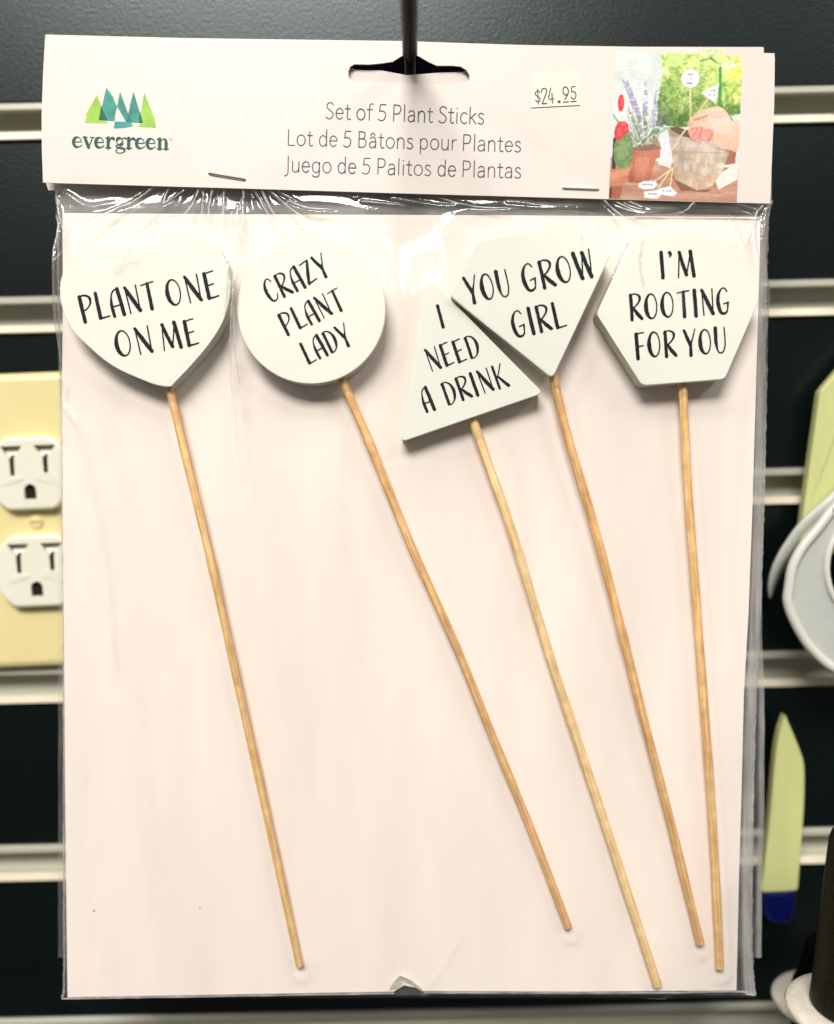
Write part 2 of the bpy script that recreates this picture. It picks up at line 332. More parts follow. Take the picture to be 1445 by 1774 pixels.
def wood_mat(name, c1, c2, c3):
    m, nt, bs, out = nt_new(name); L = nt.links
    uv = N(nt, 'ShaderNodeTexCoord'); mp = N(nt, 'ShaderNodeMapping'); L.new(uv.outputs['UV'], mp.inputs[0]); mp.inputs['Scale'].default_value = (.035, 7, 1)
    n1 = N(nt, 'ShaderNodeTexNoise', Scale=1.6, Detail=6.0, Roughness=.62); L.new(mp.outputs[0], n1.inputs['Vector'])
    cr = N(nt, 'ShaderNodeValToRGB'); L.new(n1.outputs['Fac'], cr.inputs[0]); e = cr.color_ramp.elements
    e[0].position = .33; e[0].color = (*c1, 1); e[1].position = .70; e[1].color = (*c3, 1); k = e.new(.5); k.color = (*c2, 1)
    mp2 = N(nt, 'ShaderNodeMapping'); L.new(uv.outputs['UV'], mp2.inputs[0]); mp2.inputs['Scale'].default_value = (.2, 1.4, 1)
    n2 = N(nt, 'ShaderNodeTexNoise', Scale=1.0, Detail=3.0); L.new(mp2.outputs[0], n2.inputs['Vector'])
    mr = N(nt, 'ShaderNodeMapRange'); L.new(n2.outputs['Fac'], mr.inputs[0]); mr.inputs[1].default_value = .3; mr.inputs[2].default_value = .7; mr.inputs[3].default_value = .82; mr.inputs[4].default_value = 1.12
    mx = N(nt, 'ShaderNodeVectorMath', operation='SCALE'); L.new(cr.outputs[0], mx.inputs[0]); L.new(mr.outputs[0], mx.inputs['Scale'])
    L.new(mx.outputs[0], bs.inputs['Base Color']); bs.inputs['Roughness'].default_value = .5
    b = N(nt, 'ShaderNodeBump', Strength=.8, Distance=.2 * MM); L.new(n1.outputs['Fac'], b.inputs['Height']); L.new(b.outputs[0], bs.inputs['Normal'])
    return m
def attr_mat(name, rough=.55):
    m, nt, bs, out = nt_new(name); a = N(nt, 'ShaderNodeAttribute', attribute_name='print'); nt.links.new(a.outputs['Color'], bs.inputs['Base Color'])
    bs.inputs['Roughness'].default_value = rough; return m

M_header = mat("header_card_paper", (.68, .605, .54), .45, .4, var=.025, vscale=22, bump=.05, bscale=60)
M_card = mat("backing_card_paper", (.91, .80, .715), .6, .3, var=.06, vscale=17, bump=1.6, bscale=12, stretch=(1.8, .42, 1), detail=6)  # vertical mottle in the colour, partly painting in streaks reflected by the film
M_kraft = mat("card_reverse", (.45, .36, .24), .8, .2, var=.1)
M_white = mat("white_paint", (.84, .84, .715), .42, .5, var=.02, vscale=30, bump=.03, bscale=500)
M_side = mat("shaded_white_edge", (.56, .55, .45), .6, .4, var=.08, vscale=250, bump=.08, bscale=900)  # same white paint, darkened for the shade on the head sides
M_ink = mat("black_brush_ink", (.004, .004, .010), .6, .15, var=.6, vscale=500)
M_grey_ink = mat("slate_ink", (.055, .06, .10), .6, .3)
M_dkgreen = mat("dark_green_ink", (.0, .075, .055), .5, .3)
M_logo = [mat("lime_ink", (.30, .52, .055), .5, .3, var=.2, vscale=120), mat("teal_ink", (.035, .27, .21), .5, .3, var=.35, vscale=130), mat("deep_green_ink", (.0, .10, .05), .5, .3), mat("mid_teal_ink", (.01, .17, .14), .5, .3)]
M_sticker = mat("price_sticker_paper", (.70, .66, .555), .5, .4, var=.02)
M_priceink = mat("price_ink", (.035, .02, .035), .5, .3, var=.4, vscale=900)
M_staple = mat("staple_steel", (.82, .80, .77), .38, .5, metal=.15, var=.1, vscale=700)
M_staple_dark = mat("tarnished_staple", (.10, .06, .05), .4, .5, metal=.8, var=.5, vscale=700)
M_peg = mat("black_gloss_peg", (.001, .001, .002), .12, .5)
M_peg.node_tree.nodes["Principled BSDF"].inputs["IOR"].default_value = 1.09
M_panel = mat("dark_green_laminate", (.0007, .0032, .0025), .31, .40, var=.35, vscale=25, bump=.10, bscale=900, detail=3)
M_rail = mat("almond_metal_rail", (.56, .54, .44), .30, .5, metal=.2, var=.08, vscale=60, stretch=(.1, 1, 1))
M_rail_lip = mat("painted_rail_lip", (.84, .74, .56), .4, .5, var=.15, vscale=90, stretch=(.3, 1, 1))
M_plate = mat("yellowed_plate_plastic", (.77, .66, .32), .28, .5, var=.02, vscale=20)
M_recept = mat("ivory_receptacle_plastic", (.78, .75, .62), .25, .5)
M_dark = mat("dark_socket_cavity", (.012, .009, .004), .7, .2)
M_film = film_mat("clear_film", .014, gloss=1.6, rough=.09, crease_haze=1.1)
M_film_back = film_mat("hazy_film", .12, gloss=1.6, rough=.16, bumpd=.3, crease_haze=.75)
M_seam = film_mat("film_seal", .55, gloss=3.0, rough=.14, bumpd=.5)
M_print = attr_mat("print_ink")
woods = [wood_mat("bamboo_a", (.62, .33, .12), (.80, .49, .20), (.88, .62, .30)), wood_mat("bamboo_b", (.54, .26, .09), (.74, .43, .17), (.85, .57, .27)),
         wood_mat("pale_bamboo", (.78, .47, .18), (.90, .62, .29), (.95, .74, .42))]

M_panel.node_tree.nodes['Principled BSDF'].inputs['Specular Tint'].default_value = (.88, 1, .97, 1)
# ------------------------------------------------------------------ slatted shop wall
wall = thing("slat_wall", "dark green slotted display wall with pale metal rails behind the package", "wall", WM)
zc = [wf(1400, 182).y, wf(1400, 516).y, wf(1380, 834).y, wf(30, 1190).y, wf(40, 1494).y]
sp = 76.2; base = sum(z + sp * k for k, z in enumerate(zc)) / len(zc)
rail_z = [base - sp * k for k in range(-2, 7)]
RH = 14.2; X0, X1 = -420, 420
def extrude_x(prof, x0, x1):
    n = len(prof); V = [(x0, y, z) for y, z in prof] + [(x1, y, z) for y, z in prof]
    Fc = [(i, (i + 1) % n, n + (i + 1) % n, n + i) for i in range(n)] + [tuple(range(n))[::-1], tuple(range(n, 2 * n))]
    return V, Fc
V, Fc = extrude_x([(-RH/2, -9), (RH/2, -9), (RH/2, -8), (-RH/2, -8)], X0, X1)
for k, z in enumerate(rail_z):
    a = RH / 2
    ch = extrude_x([(a, -8.6), (a, -.2), (a - .5, .6), (a - 2.6, .6), (a - 3.0, .1), (a - 3.0, -.9), (a - 1.0, -1.2), (a - 1.0, -7.4),
                    (-a + 1, -7.4), (-a + 1, -1.2), (-a + 2.6, -.9), (-a + 2.6, .1), (-a + 2.4, .5), (-a + .1, .7), (-a, -8.6)], X0, X1)
    r = mesh_obj("rail", shift(ch[0], (0, 0, 0)), ch[1], M_rail, wall); r.location = (0, z * MM, 0)
    lp = extrude_x([(-a + 2.7, .55), (-a + 2.5, 1.3), (-a - .3, 1.5), (-a - .5, .5), (-a + .1, .55)], X0, X1)
    r2 = mesh_obj("rail_lip", lp[0], lp[1], M_rail_lip, wall); r2.location = (0, z * MM, 0)
for k in range(len(rail_z) - 1):
    top, bot = rail_z[k] - RH / 2 - .6, rail_z[k + 1] + RH / 2 + .1
    pb = extrude_x([(top, -9), (top, -.8), (top - .8, 0), (bot + .8, 0), (bot, -.8), (bot, -9)], X0, X1)
    mesh_obj("panel", pb[0], pb[1], M_panel, wall)

# ------------------------------------------------------------------ electrical outlet
uc, lc = wf(58, 820, 5), wf(70, 987, 5)
oc = (uc + lc) / 2; oang = math.atan2(lc.x - uc.x, uc.y - lc.y)
OM = at(WM, (oc.x, oc.y, 0)) @ Matrix.Rotation(oang * .85, 4, 'Z')
outlet = thing("electrical_outlet", "yellowed double wall outlet with ivory sockets on the slatted wall", "outlet", OM)
k_ = F / (YW * 1.0)
hh = 60.3; hw = 36
out_r = rounded([(-hw, -hh), (hw, -hh), (hw, hh), (-hw, hh)], 5)
v, f = rings(out_r, [(0, -.1), (0, 2.2), (.5, 3.6), (1.6, 4.7), (3.2, 5.2)])
mesh_obj("cover_plate", v, f, M_plate, outlet)
dist = (uc - lc).length / 2
def funnel(cx, flip):
    return [(cx - 4.4, 11.2), (cx + 4.4, 11.2), (cx + 2.6, 8.4), (cx + 1.0, 6.6), (cx + .85, -.6), (cx - .85, -.6), (cx - 1.0, 6.6), (cx - 2.6, 8.4)]
for s in (1, -1):
    cy = s * dist
    rc = bpy.data.objects.new("receptacle", None); bpy.data.objects.remove(rc)
    ol = []
    for a in np.linspace(0, 2 * math.pi, 64, endpoint=False):
        x, y = 17.2 * math.cos(a), 17.2 * math.sin(a); ol.append((max(-15.4, min(15.4, x)), max(-14.6, min(14.6, y))))
    ol = [p for i, p in enumerate(ol) if i == 0 or (abs(p[0] - ol[i - 1][0]) + abs(p[1] - ol[i - 1][1])) > .05]
    V1, F1 = rings(ol, [(0, 3.2), (0, 6.2), (.4, 7.0), (1.1, 7.3), (1.15, 7.29)])
    F1 = F1[:-2]
    gh = [(-2.4, -10.2), (2.4, -10.2)] + [(2.4 * math.cos(a), -6.6 + 2.4 * math.sin(a)) for a in np.linspace(0, math.pi, 9)]
    P2 = np.array(ol); T = np.roll(P2, -1, 0) - np.roll(P2, 1, 0); T /= np.linalg.norm(T, axis=1)[:, None] + 1e-9
    inn = P2 + np.stack([-T[:, 1], T[:, 0]], 1) * 1.05
    holes = [funnel(-6.6, 0), funnel(6.8, 0), gh]
    V2, F2 = plate([tuple(p) for p in inn], 5.6, 7.3, holes)
    V, Fc, mi = join([(V1, F1), (V2, F2)])
    rec = mesh_obj("receptacle", V, Fc, M_recept, outlet); rec.location = (0, cy * MM, 1.9 * MM)
    for cx in (-6.6, 6.8):  # sloping throat that leads down into the slot
        vv = [(cx - 4.5, 11.3, 3.4), (cx + 4.5, 11.3, 3.4), (cx + 2.7, 8.4, 5.3), (cx - 2.7, 8.4, 5.3), (cx + 1.1, 6.6, 6.2), (cx - 1.1, 6.6, 6.2)]
        mesh_obj("slot_throat", vv, [(0, 3, 2, 1), (3, 5, 4, 2)], M_recept, rec)
        ww = [(cx - .8, 7.6, 5.78), (cx + .8, 7.6, 5.78), (cx + .8, 6.4, 6.35), (cx - .8, 6.4, 6.35), (cx - .95, -.8, 6.4), (cx + .95, -.8, 6.4)]
        mesh_obj("slot", ww, [(0, 3, 2, 1), (3, 4, 5, 2)], M_dark, rec)
    gv, gf = plate([(p[0] * 1.02, p[1]) for p in gh], 2.0, 5.7); mesh_obj("ground_hole", gv, gf, M_dark, rec)
    for sg, pts in ((-1, [(-13, -5.0), (-7.5, -1.6), (-3.0, -1.2), (-2.6, -2.2), (-7, -4.2)]), (1, [(2.4, -2.2), (4.6, .1), (9.6, .2), (12.6, -5.2), (7.5, -4.4)])):
        vv = [(x, y, 7.32 + (.25 if y > -2.5 else .06)) for x, y in pts] + [(x, y, 7.0) for x, y in pts]; n = len(pts)
        c_ = tuple(range(n)); ar = sum(pts[i][0] * pts[(i + 1) % n][1] - pts[(i + 1) % n][0] * pts[i][1] for i in range(n))
        fs = [c_ if ar > 0 else c_[::-1]] + [(i, (i + 1) % n, n + (i + 1) % n, n + i) for i in range(n)]
        mesh_obj("raised_facet", vv, fs, M_recept, rec)
v, f = lathe([(2.9, 4.9), (2.9, 5.6), (2.3, 6.1), (.6, 6.3)], 24); sv, sf = plate([(-2.2, -.4), (2.2, -.4), (2.2, .4), (-2.2, .4)], 6.0, 6.34)
V, Fc, mi = join([(v, f, 0), (sv, sf, 1)]); mesh_obj("screw", V, Fc, M_plate, outlet, mats=[M_plate, M_kraft], midx=mi)

# ------------------------------------------------------------------ peg hook
hp = PKM @ (pk(710.5, 108.5) * MM)
HM = Matrix.Translation(Vector((hp.x, YW * MM, hp.z)))
peg = thing("peg_hook", "glossy black wire peg that the package hangs from", "hook", HM)
yy = list(np.linspace(6, -205, 14)); pts = [(0, y, 0) for y in yy] + [(0, -211, 1.5), (0, -215, 6), (0, -216, 14), (0, -216, 22)]
v, f, uvv = tube(pts, 2.65, 24); mesh_obj("rod", v, f, M_peg, peg, smooth=True)
v, f = plate(rounded([(-27, -10), (27, -10), (27, 23), (-27, 23)], 2), 0, 1.6)
v = [(x, -z - 1.2, y) for x, y, z in v]; mesh_obj("back_plate", v, f, M_peg, peg)

# ------------------------------------------------------------------ header card print (painted as flat print colours)
def noise2(x, y, sx, sy, seed=0, octv=3):
    r = np.random.default_rng(seed); out = np.zeros_like(x); amp = 1; tot = 0
    for o in range(octv):
        g = r.random((64, 64)); u = (x / sx * 2 ** o) % 64; w = (y / sy * 2 ** o) % 64
        i = np.floor(u).astype(int); j = np.floor(w).astype(int); fu = u - i; fw = w - j; fu = fu * fu * (3 - 2 * fu); fw = fw * fw * (3 - 2 * fw)
        i0, i1, j0, j1 = i % 64, (i + 1) % 64, j % 64, (j + 1) % 64
        out += amp * (g[i0, j0] * (1 - fu) * (1 - fw) + g[i1, j0] * fu * (1 - fw) + g[i0, j1] * (1 - fu) * fw + g[i1, j1] * fu * fw); tot += amp; amp *= .55
    return out / tot
def inpoly(X, Y, P):
    ins = np.zeros(X.shape, bool); n = len(P)
    for i in range(n):
        x0, y0 = P[i]; x1, y1 = P[(i + 1) % n]
        if y0 == y1: continue
        c = ((Y > min(y0, y1)) & (Y <= max(y0, y1))) & (X < (Y - y0) * (x1 - x0) / (y1 - y0) + x0); ins ^= c
    return ins
def segd(X, Y, a, b):
    ax, ay = a; dx, dy = b[0] - ax, b[1] - ay; L2 = dx * dx + dy * dy + 1e-9
    t = np.clip(((X - ax) * dx + (Y - ay) * dy) / L2, 0, 1); return np.hypot(X - ax - t * dx, Y - ay - t * dy), t
def paint_print():
    xs = np.arange(80, 1372, 5.0); ys = np.arange(30, 1502, 5.0); X, Y = np.meshgrid(xs, ys)
    I = np.zeros(X.shape + (3,)); r = np.random.default_rng(3)
    def put(mask, col, a=1.0):
        c = np.array(col, float); mk = (mask.astype(float) * a)[..., None]; I[:] = I * (1 - mk) + c * mk
    I[:] = (226, 230, 224)
    I += ((noise2(X, Y, 130, 160, 1) - .5) * 22)[..., None]
    put(Y > 1120 + .06 * (X - 700), (196, 150, 126)); tb = Y > 1120
    I[tb] += ((noise2(X, Y, 260, 30, 2) - .5) * 60)[tb][:, None]
    put(inpoly(X, Y, [(1130, 1250), (1370, 1100), (1370, 1270), (1180, 1380)]), (250, 232, 222))
    put(inpoly(X, Y, [(590, 830), (650, 830), (705, 1080), (690, 1180), (560, 1140)]), (232, 228, 234))
    # green foliage
    n1 = noise2(X, Y, 60, 60, 5, 4); n2 = noise2(X, Y, 22, 22, 6, 3)
    g = (X > 560 + 60 * (n1 - .5) - (Y > 350) * (Y - 350) * .08) & (Y < 760 + 80 * (n1 - .5) - .22 * (X - 700) * (X > 900)) 
    n3 = noise2(X, Y, 26, 12, 8, 3); gc = np.stack([146 + 130 * (n1 - .45) + 110 * (n2 - .5) + 50 * (n3 - .5), 176 + 90 * (n1 - .45) + 90 * (n2 - .5) + 50 * (n3 - .5), 92 + 110 * (n1 - .45) + 100 * (n2 - .5)], -1)
    gc += (np.clip((520 - Y) / 450, -0.8, 1) * 62)[..., None] * np.array([1, .85, .7]) + (np.clip((X - 1000) / 300, 0, 1) * np.clip((620 - Y) / 300, 0, 1) * 26)[..., None] * np.array([1, 1, .2]); I[g] = gc[g]
    put((np.hypot((X - 700) / 90, (Y - 90) / 80) < 1) & (n2 > .35), (214, 250, 150), .7)
    put((np.hypot((X - 1320) / 80, (Y - 210) / 70) < 1), (250, 232, 120), .6)
    put((np.hypot((X - 1220) / 120, (Y - 110) / 55) < 1) & (n2 > .5), (246, 246, 238), .8)
    for a, b, w in [((1150, 160), (1160, 520), 16), ((940, 100), (1060, 60), 7), ((1050, 70), (1120, 110), 9), ((1180, 540), (1300, 700), 16)]: put(segd(X, Y, a, b)[0] < w, (70, 150, 70), .8)
    # lavender
    for a, b, c in [((170, 320), (300, 560), 0), ((210, 330), (330, 620), 1), ((400, 330), (410, 640), 0), ((520, 380), (500, 640), 1), ((660, 670), (520, 740), 1), ((250, 520), (360, 700), 0), ((600, 560), (480, 760), 0)]:
        d, t = segd(X, Y, a, b); put((d < 10 + 20 * t) & (noise2(X, Y, 16, 16, 9 + c) > .45), (168, 158, 192) if t.mean() < 2 else 0, .85)
    for k in range(46):
        a0 = (390 + r.normal() * 40, 960); an = math.radians(r.uniform(28, 152)); ln = r.uniform(200, 420)
        b0 = (a0[0] + math.cos(an) * ln * .85, a0[1] - math.sin(an) * ln); d, t = segd(X, Y, a0, b0)
        put((d < 13 - 7 * t) & (n2 > .38), [(116, 130, 100), (160, 168, 150), (196, 198, 186)][k % 3], .8)
    # terracotta pot + leaf + red bloom
    put(inpoly(X, Y, [(270, 1000), (582, 975), (575, 1080), (540, 1090), (480, 1310), (360, 1335), (260, 1320), (285, 1060)]), (196, 124, 96))
    put(inpoly(X, Y, [(285, 985), (560, 925), (585, 985), (430, 1015), (300, 1010)]), (150, 118, 92)); put(inpoly(X, Y, [(470, 910), (560, 905), (586, 980), (540, 960)]), (180, 150, 110))
    put(inpoly(X, Y, [(330, 1080), (480, 1070), (440, 1300), (330, 1320)]), (214, 148, 120), .6)
    put(inpoly(X, Y, [(85, 1210), (285, 1115), (308, 1170), (262, 1260), (225, 1370), (85, 1400)]), (206, 136, 104)); put(inpoly(X, Y, [(85, 1240), (300, 1165), (262, 1262), (85, 1320)]), (226, 160, 126), .7)
    put(inpoly(X, Y, [(85, 1370), (215, 1370), (190, 1500), (85, 1500)]), (170, 98, 66), .8)
    put(inpoly(X, Y, [(100, 900), (140, 860), (130, 1200), (100, 1200)]), (40, 30, 22)); put(inpoly(X, Y, [(85, 1400), (108, 1390), (104, 1500), (85, 1500)]), (120, 20, 10))
    lf = np.hypot((X - 205) / 100, (Y - 1020) / 185) < 1 + .15 * (n2 - .5); put(lf, (122, 148, 92)); put(lf & (n1 > .52), (150, 172, 118), .8)
    for cx, cy, a_, b_ in [(160, 545, 32, 85), (185, 775, 62, 50), (150, 840, 46, 80), (215, 810, 38, 42)]: put(np.hypot((X - cx) / a_, (Y - cy) / b_) < 1, (226, 62, 70)); put(np.hypot((X - cx - 8) / a_, (Y - cy + 10) / b_) < .55, (244, 100, 104))
    # big weathered pot
    pot = inpoly(X, Y, [(640, 770), (700, 800), (860, 870), (1080, 905), (1290, 960), (1255, 1080), (1215, 1180), (1120, 1340), (1060, 1372), (960, 1388), (820, 1350), (740, 1285), (700, 1060)])
    n4 = noise2(X, Y, 30, 90, 14, 4); pc = np.stack([200 + 60 * (n1 - .5) + 40 * (n4 - .5), 184 + 60 * (n1 - .5) + 44 * (n4 - .5), 164 + 60 * (n1 - .5) + 48 * (n4 - .5)], -1); pc[..., :] += (np.clip((X - 820) / 400, -.6, .3) * 40)[..., None]; I[pot] = pc[pot]
    put(pot & (noise2(X, Y, 90, 60, 12) > .60), (222, 180, 150), .32)
    put(pot & (segd(X, Y, (690, 1010), (1270, 1010))[0] < 9), (172, 154, 138), .45); put(pot & (Y > 1200) & (noise2(X, Y, 110, 50, 15) > .5), (214, 160, 122), .35); put(pot & (Y < 960) & (Y > 860) & (n2 > .45), (216, 206, 210), .5)
    put(inpoly(X, Y, [(650, 765), (760, 770), (880, 800), (880, 870), (780, 850), (690, 800)]), (112, 92, 76)); put(inpoly(X, Y, [(1285, 970), (1345, 975), (1335, 1110), (1230, 1130)]), (176, 122, 88))
    put(inpoly(X, Y, [(700, 1250), (745, 1290), (960, 1392), (1120, 1375), (1060, 1410), (800, 1400)]), (140, 92, 66), .8)
    # sticks and their heads
    for a, b, w in [((855, 370), (868, 680), 8), ((1040, 470), (780, 850), 8), ((780, 850), (620, 1125), 5), ((710, 1175), (540, 1310), 6), ((700, 1180), (572, 1380), 6), ((712, 1180), (690, 1370), 6)]: put(segd(X, Y, a, b)[0] < w, (242, 226, 170))
    put(np.hypot((X - 862) / 100, (Y - 282) / 98) < 1, (176, 190, 150), .7); put(np.hypot((X - 850) / 93, (Y - 275) / 92) < 1, (238, 236, 238)); 
    put(inpoly(X, Y, [(1146, 306), (1122, 522), (960, 412)]), (238, 236, 238))
    for P in ([(372, 1345), (420, 1312), (540, 1308), (568, 1350), (520, 1390), (430, 1400), (372, 1375)], [(430, 1420), (590, 1395), (612, 1440), (570, 1490), (440, 1482)], [(575, 1390), (690, 1358), (768, 1430), (720, 1460), (620, 1448)]): put(inpoly(X, Y, P), (242, 238, 240))
    for cx, cy, w in [(840, 235, 40), (840, 275, 30), (840, 322, 34), (1085, 385, 26), (1070, 430, 38), (465, 1350, 60), (520, 1440, 46), (660, 1405, 46)]: put((np.abs(X - cx) < w) & (np.abs(Y - cy) < 10) & (n2 > .46), (160, 156, 168), .8)
    # hand
    hand = inpoly(X, Y, [tuple(p) for p in catmull([(845, 705), (930, 620), (1040, 565), (1160, 548), (1230, 590), (1300, 690), (1362, 680), (1362, 975), (1270, 970), (1160, 935), (1100, 900), (1040, 905), (985, 895), (900, 885), (860, 835), (850, 800), (862, 765)], 4, True)])
    put(inpoly(X, Y, [(850, 860), (1000, 925), (1280, 985), (1290, 1010), (1100, 950), (870, 890)]), (150, 128, 112), .6); put(hand, (250, 206, 180)); put(hand & (Y > 770) & (X < 1110), (232, 160, 142), .85)
    for fx, fy, fr in ((905, 830, 42), (1000, 852, 44), (1072, 868, 34)): put(hand & (np.hypot((X - fx) / fr, (Y - fy) / (fr * 1.1)) < 1), (240, 176, 158), .9)
    put(hand & inpoly(X, Y, [(1000, 600), (1180, 560), (1250, 650), (1300, 800), (1120, 820)]), (252, 214, 196), .8)
    for a, b in [((905, 690), (1040, 640)), ((880, 770), (990, 760)), ((985, 770), (965, 870)), ((1090, 830), (1060, 890)), ((940, 790), (900, 850))]: put(hand & (segd(X, Y, a, b)[0] < 8), (206, 128, 112), .7)
    pn = ((X > 270) & (X < 585) & (Y > 975) & (Y < 1335) & (I[..., 0] > 150)); I[pn] += (np.clip((X - 330) / 120, -1, .6) * 16)[pn][:, None] - (np.clip((Y - 1200) / 130, 0, 1) * 26)[pn][:, None]
    I[hand] += ((np.clip((900 - Y) / 340, -.3, 1) * 20 - 8) + (n2 - .5) * 10)[hand][:, None]
    I[g] -= (np.clip((Y - 450) / 300, 0, 1) * (26 + 50 * (n2 - .5)))[g][:, None]
    K = np.pad(I, ((1, 1), (1, 1), (0, 0)), 'edge'); I = (K[1:-1, 1:-1] * 2 + K[:-2, 1:-1] + K[2:, 1:-1] + K[1:-1, :-2] + K[1:-1, 2:]) / 6
    I = 128 + (I - 128) * 1.14 - 14 + ((noise2(X, Y, 18, 18, 77, 3) - .5) * 26)[..., None]; I += r.normal(size=X.shape)[..., None] * 3
    return X, Y, np.clip(I, 8, 255)
PX, PY, PI = paint_print()
def print_mesh(name, corners, h, parent):
    """corners px: TL TR BR BL"""
    u = (PX - PX.min()) / (PX.max() - PX.min()); w = (PY - PY.min()) / (PY.max() - PY.min())
    c = [np.array(pk(*p, h)[:2]) for p in corners]
    # the picture keeps the measured quad of its print coordinates
    G = (c[0] * ((1 - u) * (1 - w))[..., None] + c[1] * (u * (1 - w))[..., None] + c[2] * (u * w)[..., None] + c[3] * ((1 - u) * w)[..., None])
    ny, nx = PX.shape; V = np.concatenate([G.reshape(-1, 2), np.full((nx * ny, 1), h)], 1)
    id_ = np.arange(nx * ny).reshape(ny, nx); Fc = np.stack([id_[1:, :-1], id_[1:, 1:], id_[:-1, 1:], id_[:-1, :-1]], -1).reshape(-1, 4)
    o = mesh_obj(name, V, Fc.tolist(), M_print, parent)
    at_ = o.data.color_attributes.new('print', 'FLOAT_COLOR', 'POINT')
    s = PI.reshape(-1, 3) / 255; l = np.where(s <= .04045, s / 12.92, ((s + .055) / 1.055) ** 2.4) * .82
    at_.data.foreach_set('color', np.concatenate([l, np.ones((len(l), 1))], 1).astype(np.float32).ravel())
    return o

# ------------------------------------------------------------------ packages
def grid_obj(name, G, H, m, parent, smooth=True):
    ny, nx = H.shape; V = np.concatenate([G.reshape(-1, 2), H.reshape(-1, 1)], 1) * MM
    me = bpy.data.meshes.new(name); nf = (nx - 1) * (ny - 1)
    id_ = np.arange(nx * ny).reshape(ny, nx); Fc = np.stack([id_[1:, :-1], id_[1:, 1:], id_[:-1, 1:], id_[:-1, :-1]], -1).reshape(-1, 4)
    me.vertices.add(nx * ny); me.vertices.foreach_set('co', V.astype(np.float32).ravel())
    me.loops.add(nf * 4); me.loops.foreach_set('vertex_index', Fc.astype(np.int32).ravel())
    me.polygons.add(nf); me.polygons.foreach_set('loop_start', np.arange(0, nf * 4, 4, dtype=np.int32))
    me.update(calc_edges=True); me.polygons.foreach_set('use_smooth', np.ones(nf, bool)); me.validate()
    me.materials.append(m); o = bpy.data.objects.new(name, me); COL.objects.link(o); o.parent = parent
    return o
def pkgrid(X, Y):
    a = (X - PW / 2) / F; b = -(Y - PH / 2) / F
    t = EZ.dot(O0) / (EZ.x * a + EZ.y * b - EZ.z); x = a * t; y = b * t; z = -t
    return np.stack([x, (y - O0.y) * EY.y + (z - O0.z) * EY.z], -1)

HEADS = {}
def px2(P, h): return [pk(p[0], p[1], h)[:2] for p in P]
heart = catmull([(287, 670), (268, 666), (254, 661), (212, 643), (181, 624), (151, 598), (127, 574), (111, 544), (104, 512), (106, 482), (121, 455), (146, 435), (178, 424), (208, 422), (230, 429), (243, 441)], 5)[:-1] + \
        catmull([(243, 441), (258, 424), (282, 409), (315, 401), (351, 409), (377, 429), (393, 457), (399, 493), (395, 528), (383, 563), (358, 601), (327, 637), (303, 662), (296, 669), (287, 670)], 5)[:-1]
circle = [(539.5 + 128.5 * math.cos(a), 535.8 + 129 * math.sin(a)) for a in np.linspace(0, 2 * math.pi, 120, endpoint=False)]
tri = rounded([(737, 474), (941, 681), (694, 766)], [9, 12, 12])
gem = rounded([(780, 513), (826, 419), (980, 384), (1058, 441), (957, 656)], [8, 8, 8, 7, 12])
hexa = rounded([(1034, 544), (1097, 407), (1234, 397), (1315, 521), (1256, 657), (1113, 668)], [6, 9, 9, 6, 9, 9])
HEADS = {'heart': heart, 'circle': circle, 'tri': tri, 'gem': gem, 'hexa': hexa}
STK = {'heart': [(291, 660), (303, 712), (331, 830), (366, 975), (411, 1180), (462, 1410), (519, 1673)],
       'circle': [(585, 640), (611, 700), (650, 792), (714, 950), (789, 1117), (850, 1268), (917, 1430), (984, 1606)],
       'tri': [(812, 705), (842, 795), (886, 920), (950, 1130), (1003, 1292), (1060, 1465), (1139, 1707)],
       'gem': [(956, 640), (982, 752), (1026, 900), (1074, 1082), (1115, 1245), (1163, 1430), (1213, 1634)],
       'hexa': [(1182, 650), (1189, 800), (1200, 960), (1213, 1130), (1228, 1330), (1239, 1500), (1247, 1677)]}
HB = {'heart': (1.0, 8.6), 'circle': (1.2, 8.9), 'tri': (.6, 7.4), 'gem': (2.4, 9.6), 'hexa': (1.0, 8.8)}

pack = thing("plant_stick_package", "clear hanging package of white plant sticks with priced white header card, in front", "package", PKM)
HH = 3.4
def px3(P, h): return [tuple(pk(p[0], p[1], h)[:2]) for p in P]
slot = [(604, 133), (603.5, 124), (606.5, 115.5), (614, 111), (640, 111.5), (661, 109.5), (681, 106.4), (694, 98), (700, 95), (720, 95), (727, 98), (741, 106.4), (757, 113.5), (784, 113.5), (798, 115), (808, 121), (813.5, 130), (813, 137), (809, 141.5), (801, 144.5), (761, 145.6), (705, 144), (661, 142), (620, 141), (608, 138)]
hdr = [(78, 66), (80, 64), (300, 65.5), (700, 71), (1100, 84.5), (1210, 90), (1340, 96.5), (1342.5, 99), (1341.5, 180), (1338, 262), (1334.5, 352.5), (1060, 345), (700, 335), (440, 327), (250, 321.5), (96, 317), (74.5, 316), (72.5, 260), (72, 200), (74.5, 130)]
v, f = plate(px3(hdr, HH), HH - .45, HH, [px3(slot, HH)])
header = mesh_obj("header_card", v, f, M_header, pack)
bf = [(84, 66), (1338, 97), (1331, 346), (700, 331), (97, 316), (96, 327), (80, 326.5), (77, 316), (76, 200)]
slot_b = [(x, y - 21 + 7 * math.exp(-((x - 711) / 14) ** 2) if y > 128 else y - 5) for x, y in slot]
v, f = plate(px3(bf, 0), -.4, 0, [px3(slot_b, 2)])
ytop, ybot = pk(700, 66, 0).y, pk(700, 310, 0).y
v = [(x, y, z + 2.5 + (-1.4 - 2.5) * (ytop - y) / (ytop - ybot)) for x, y, z in v]
mesh_obj("header_back_flap", v, f, M_header, pack)
fv = []; n = 40
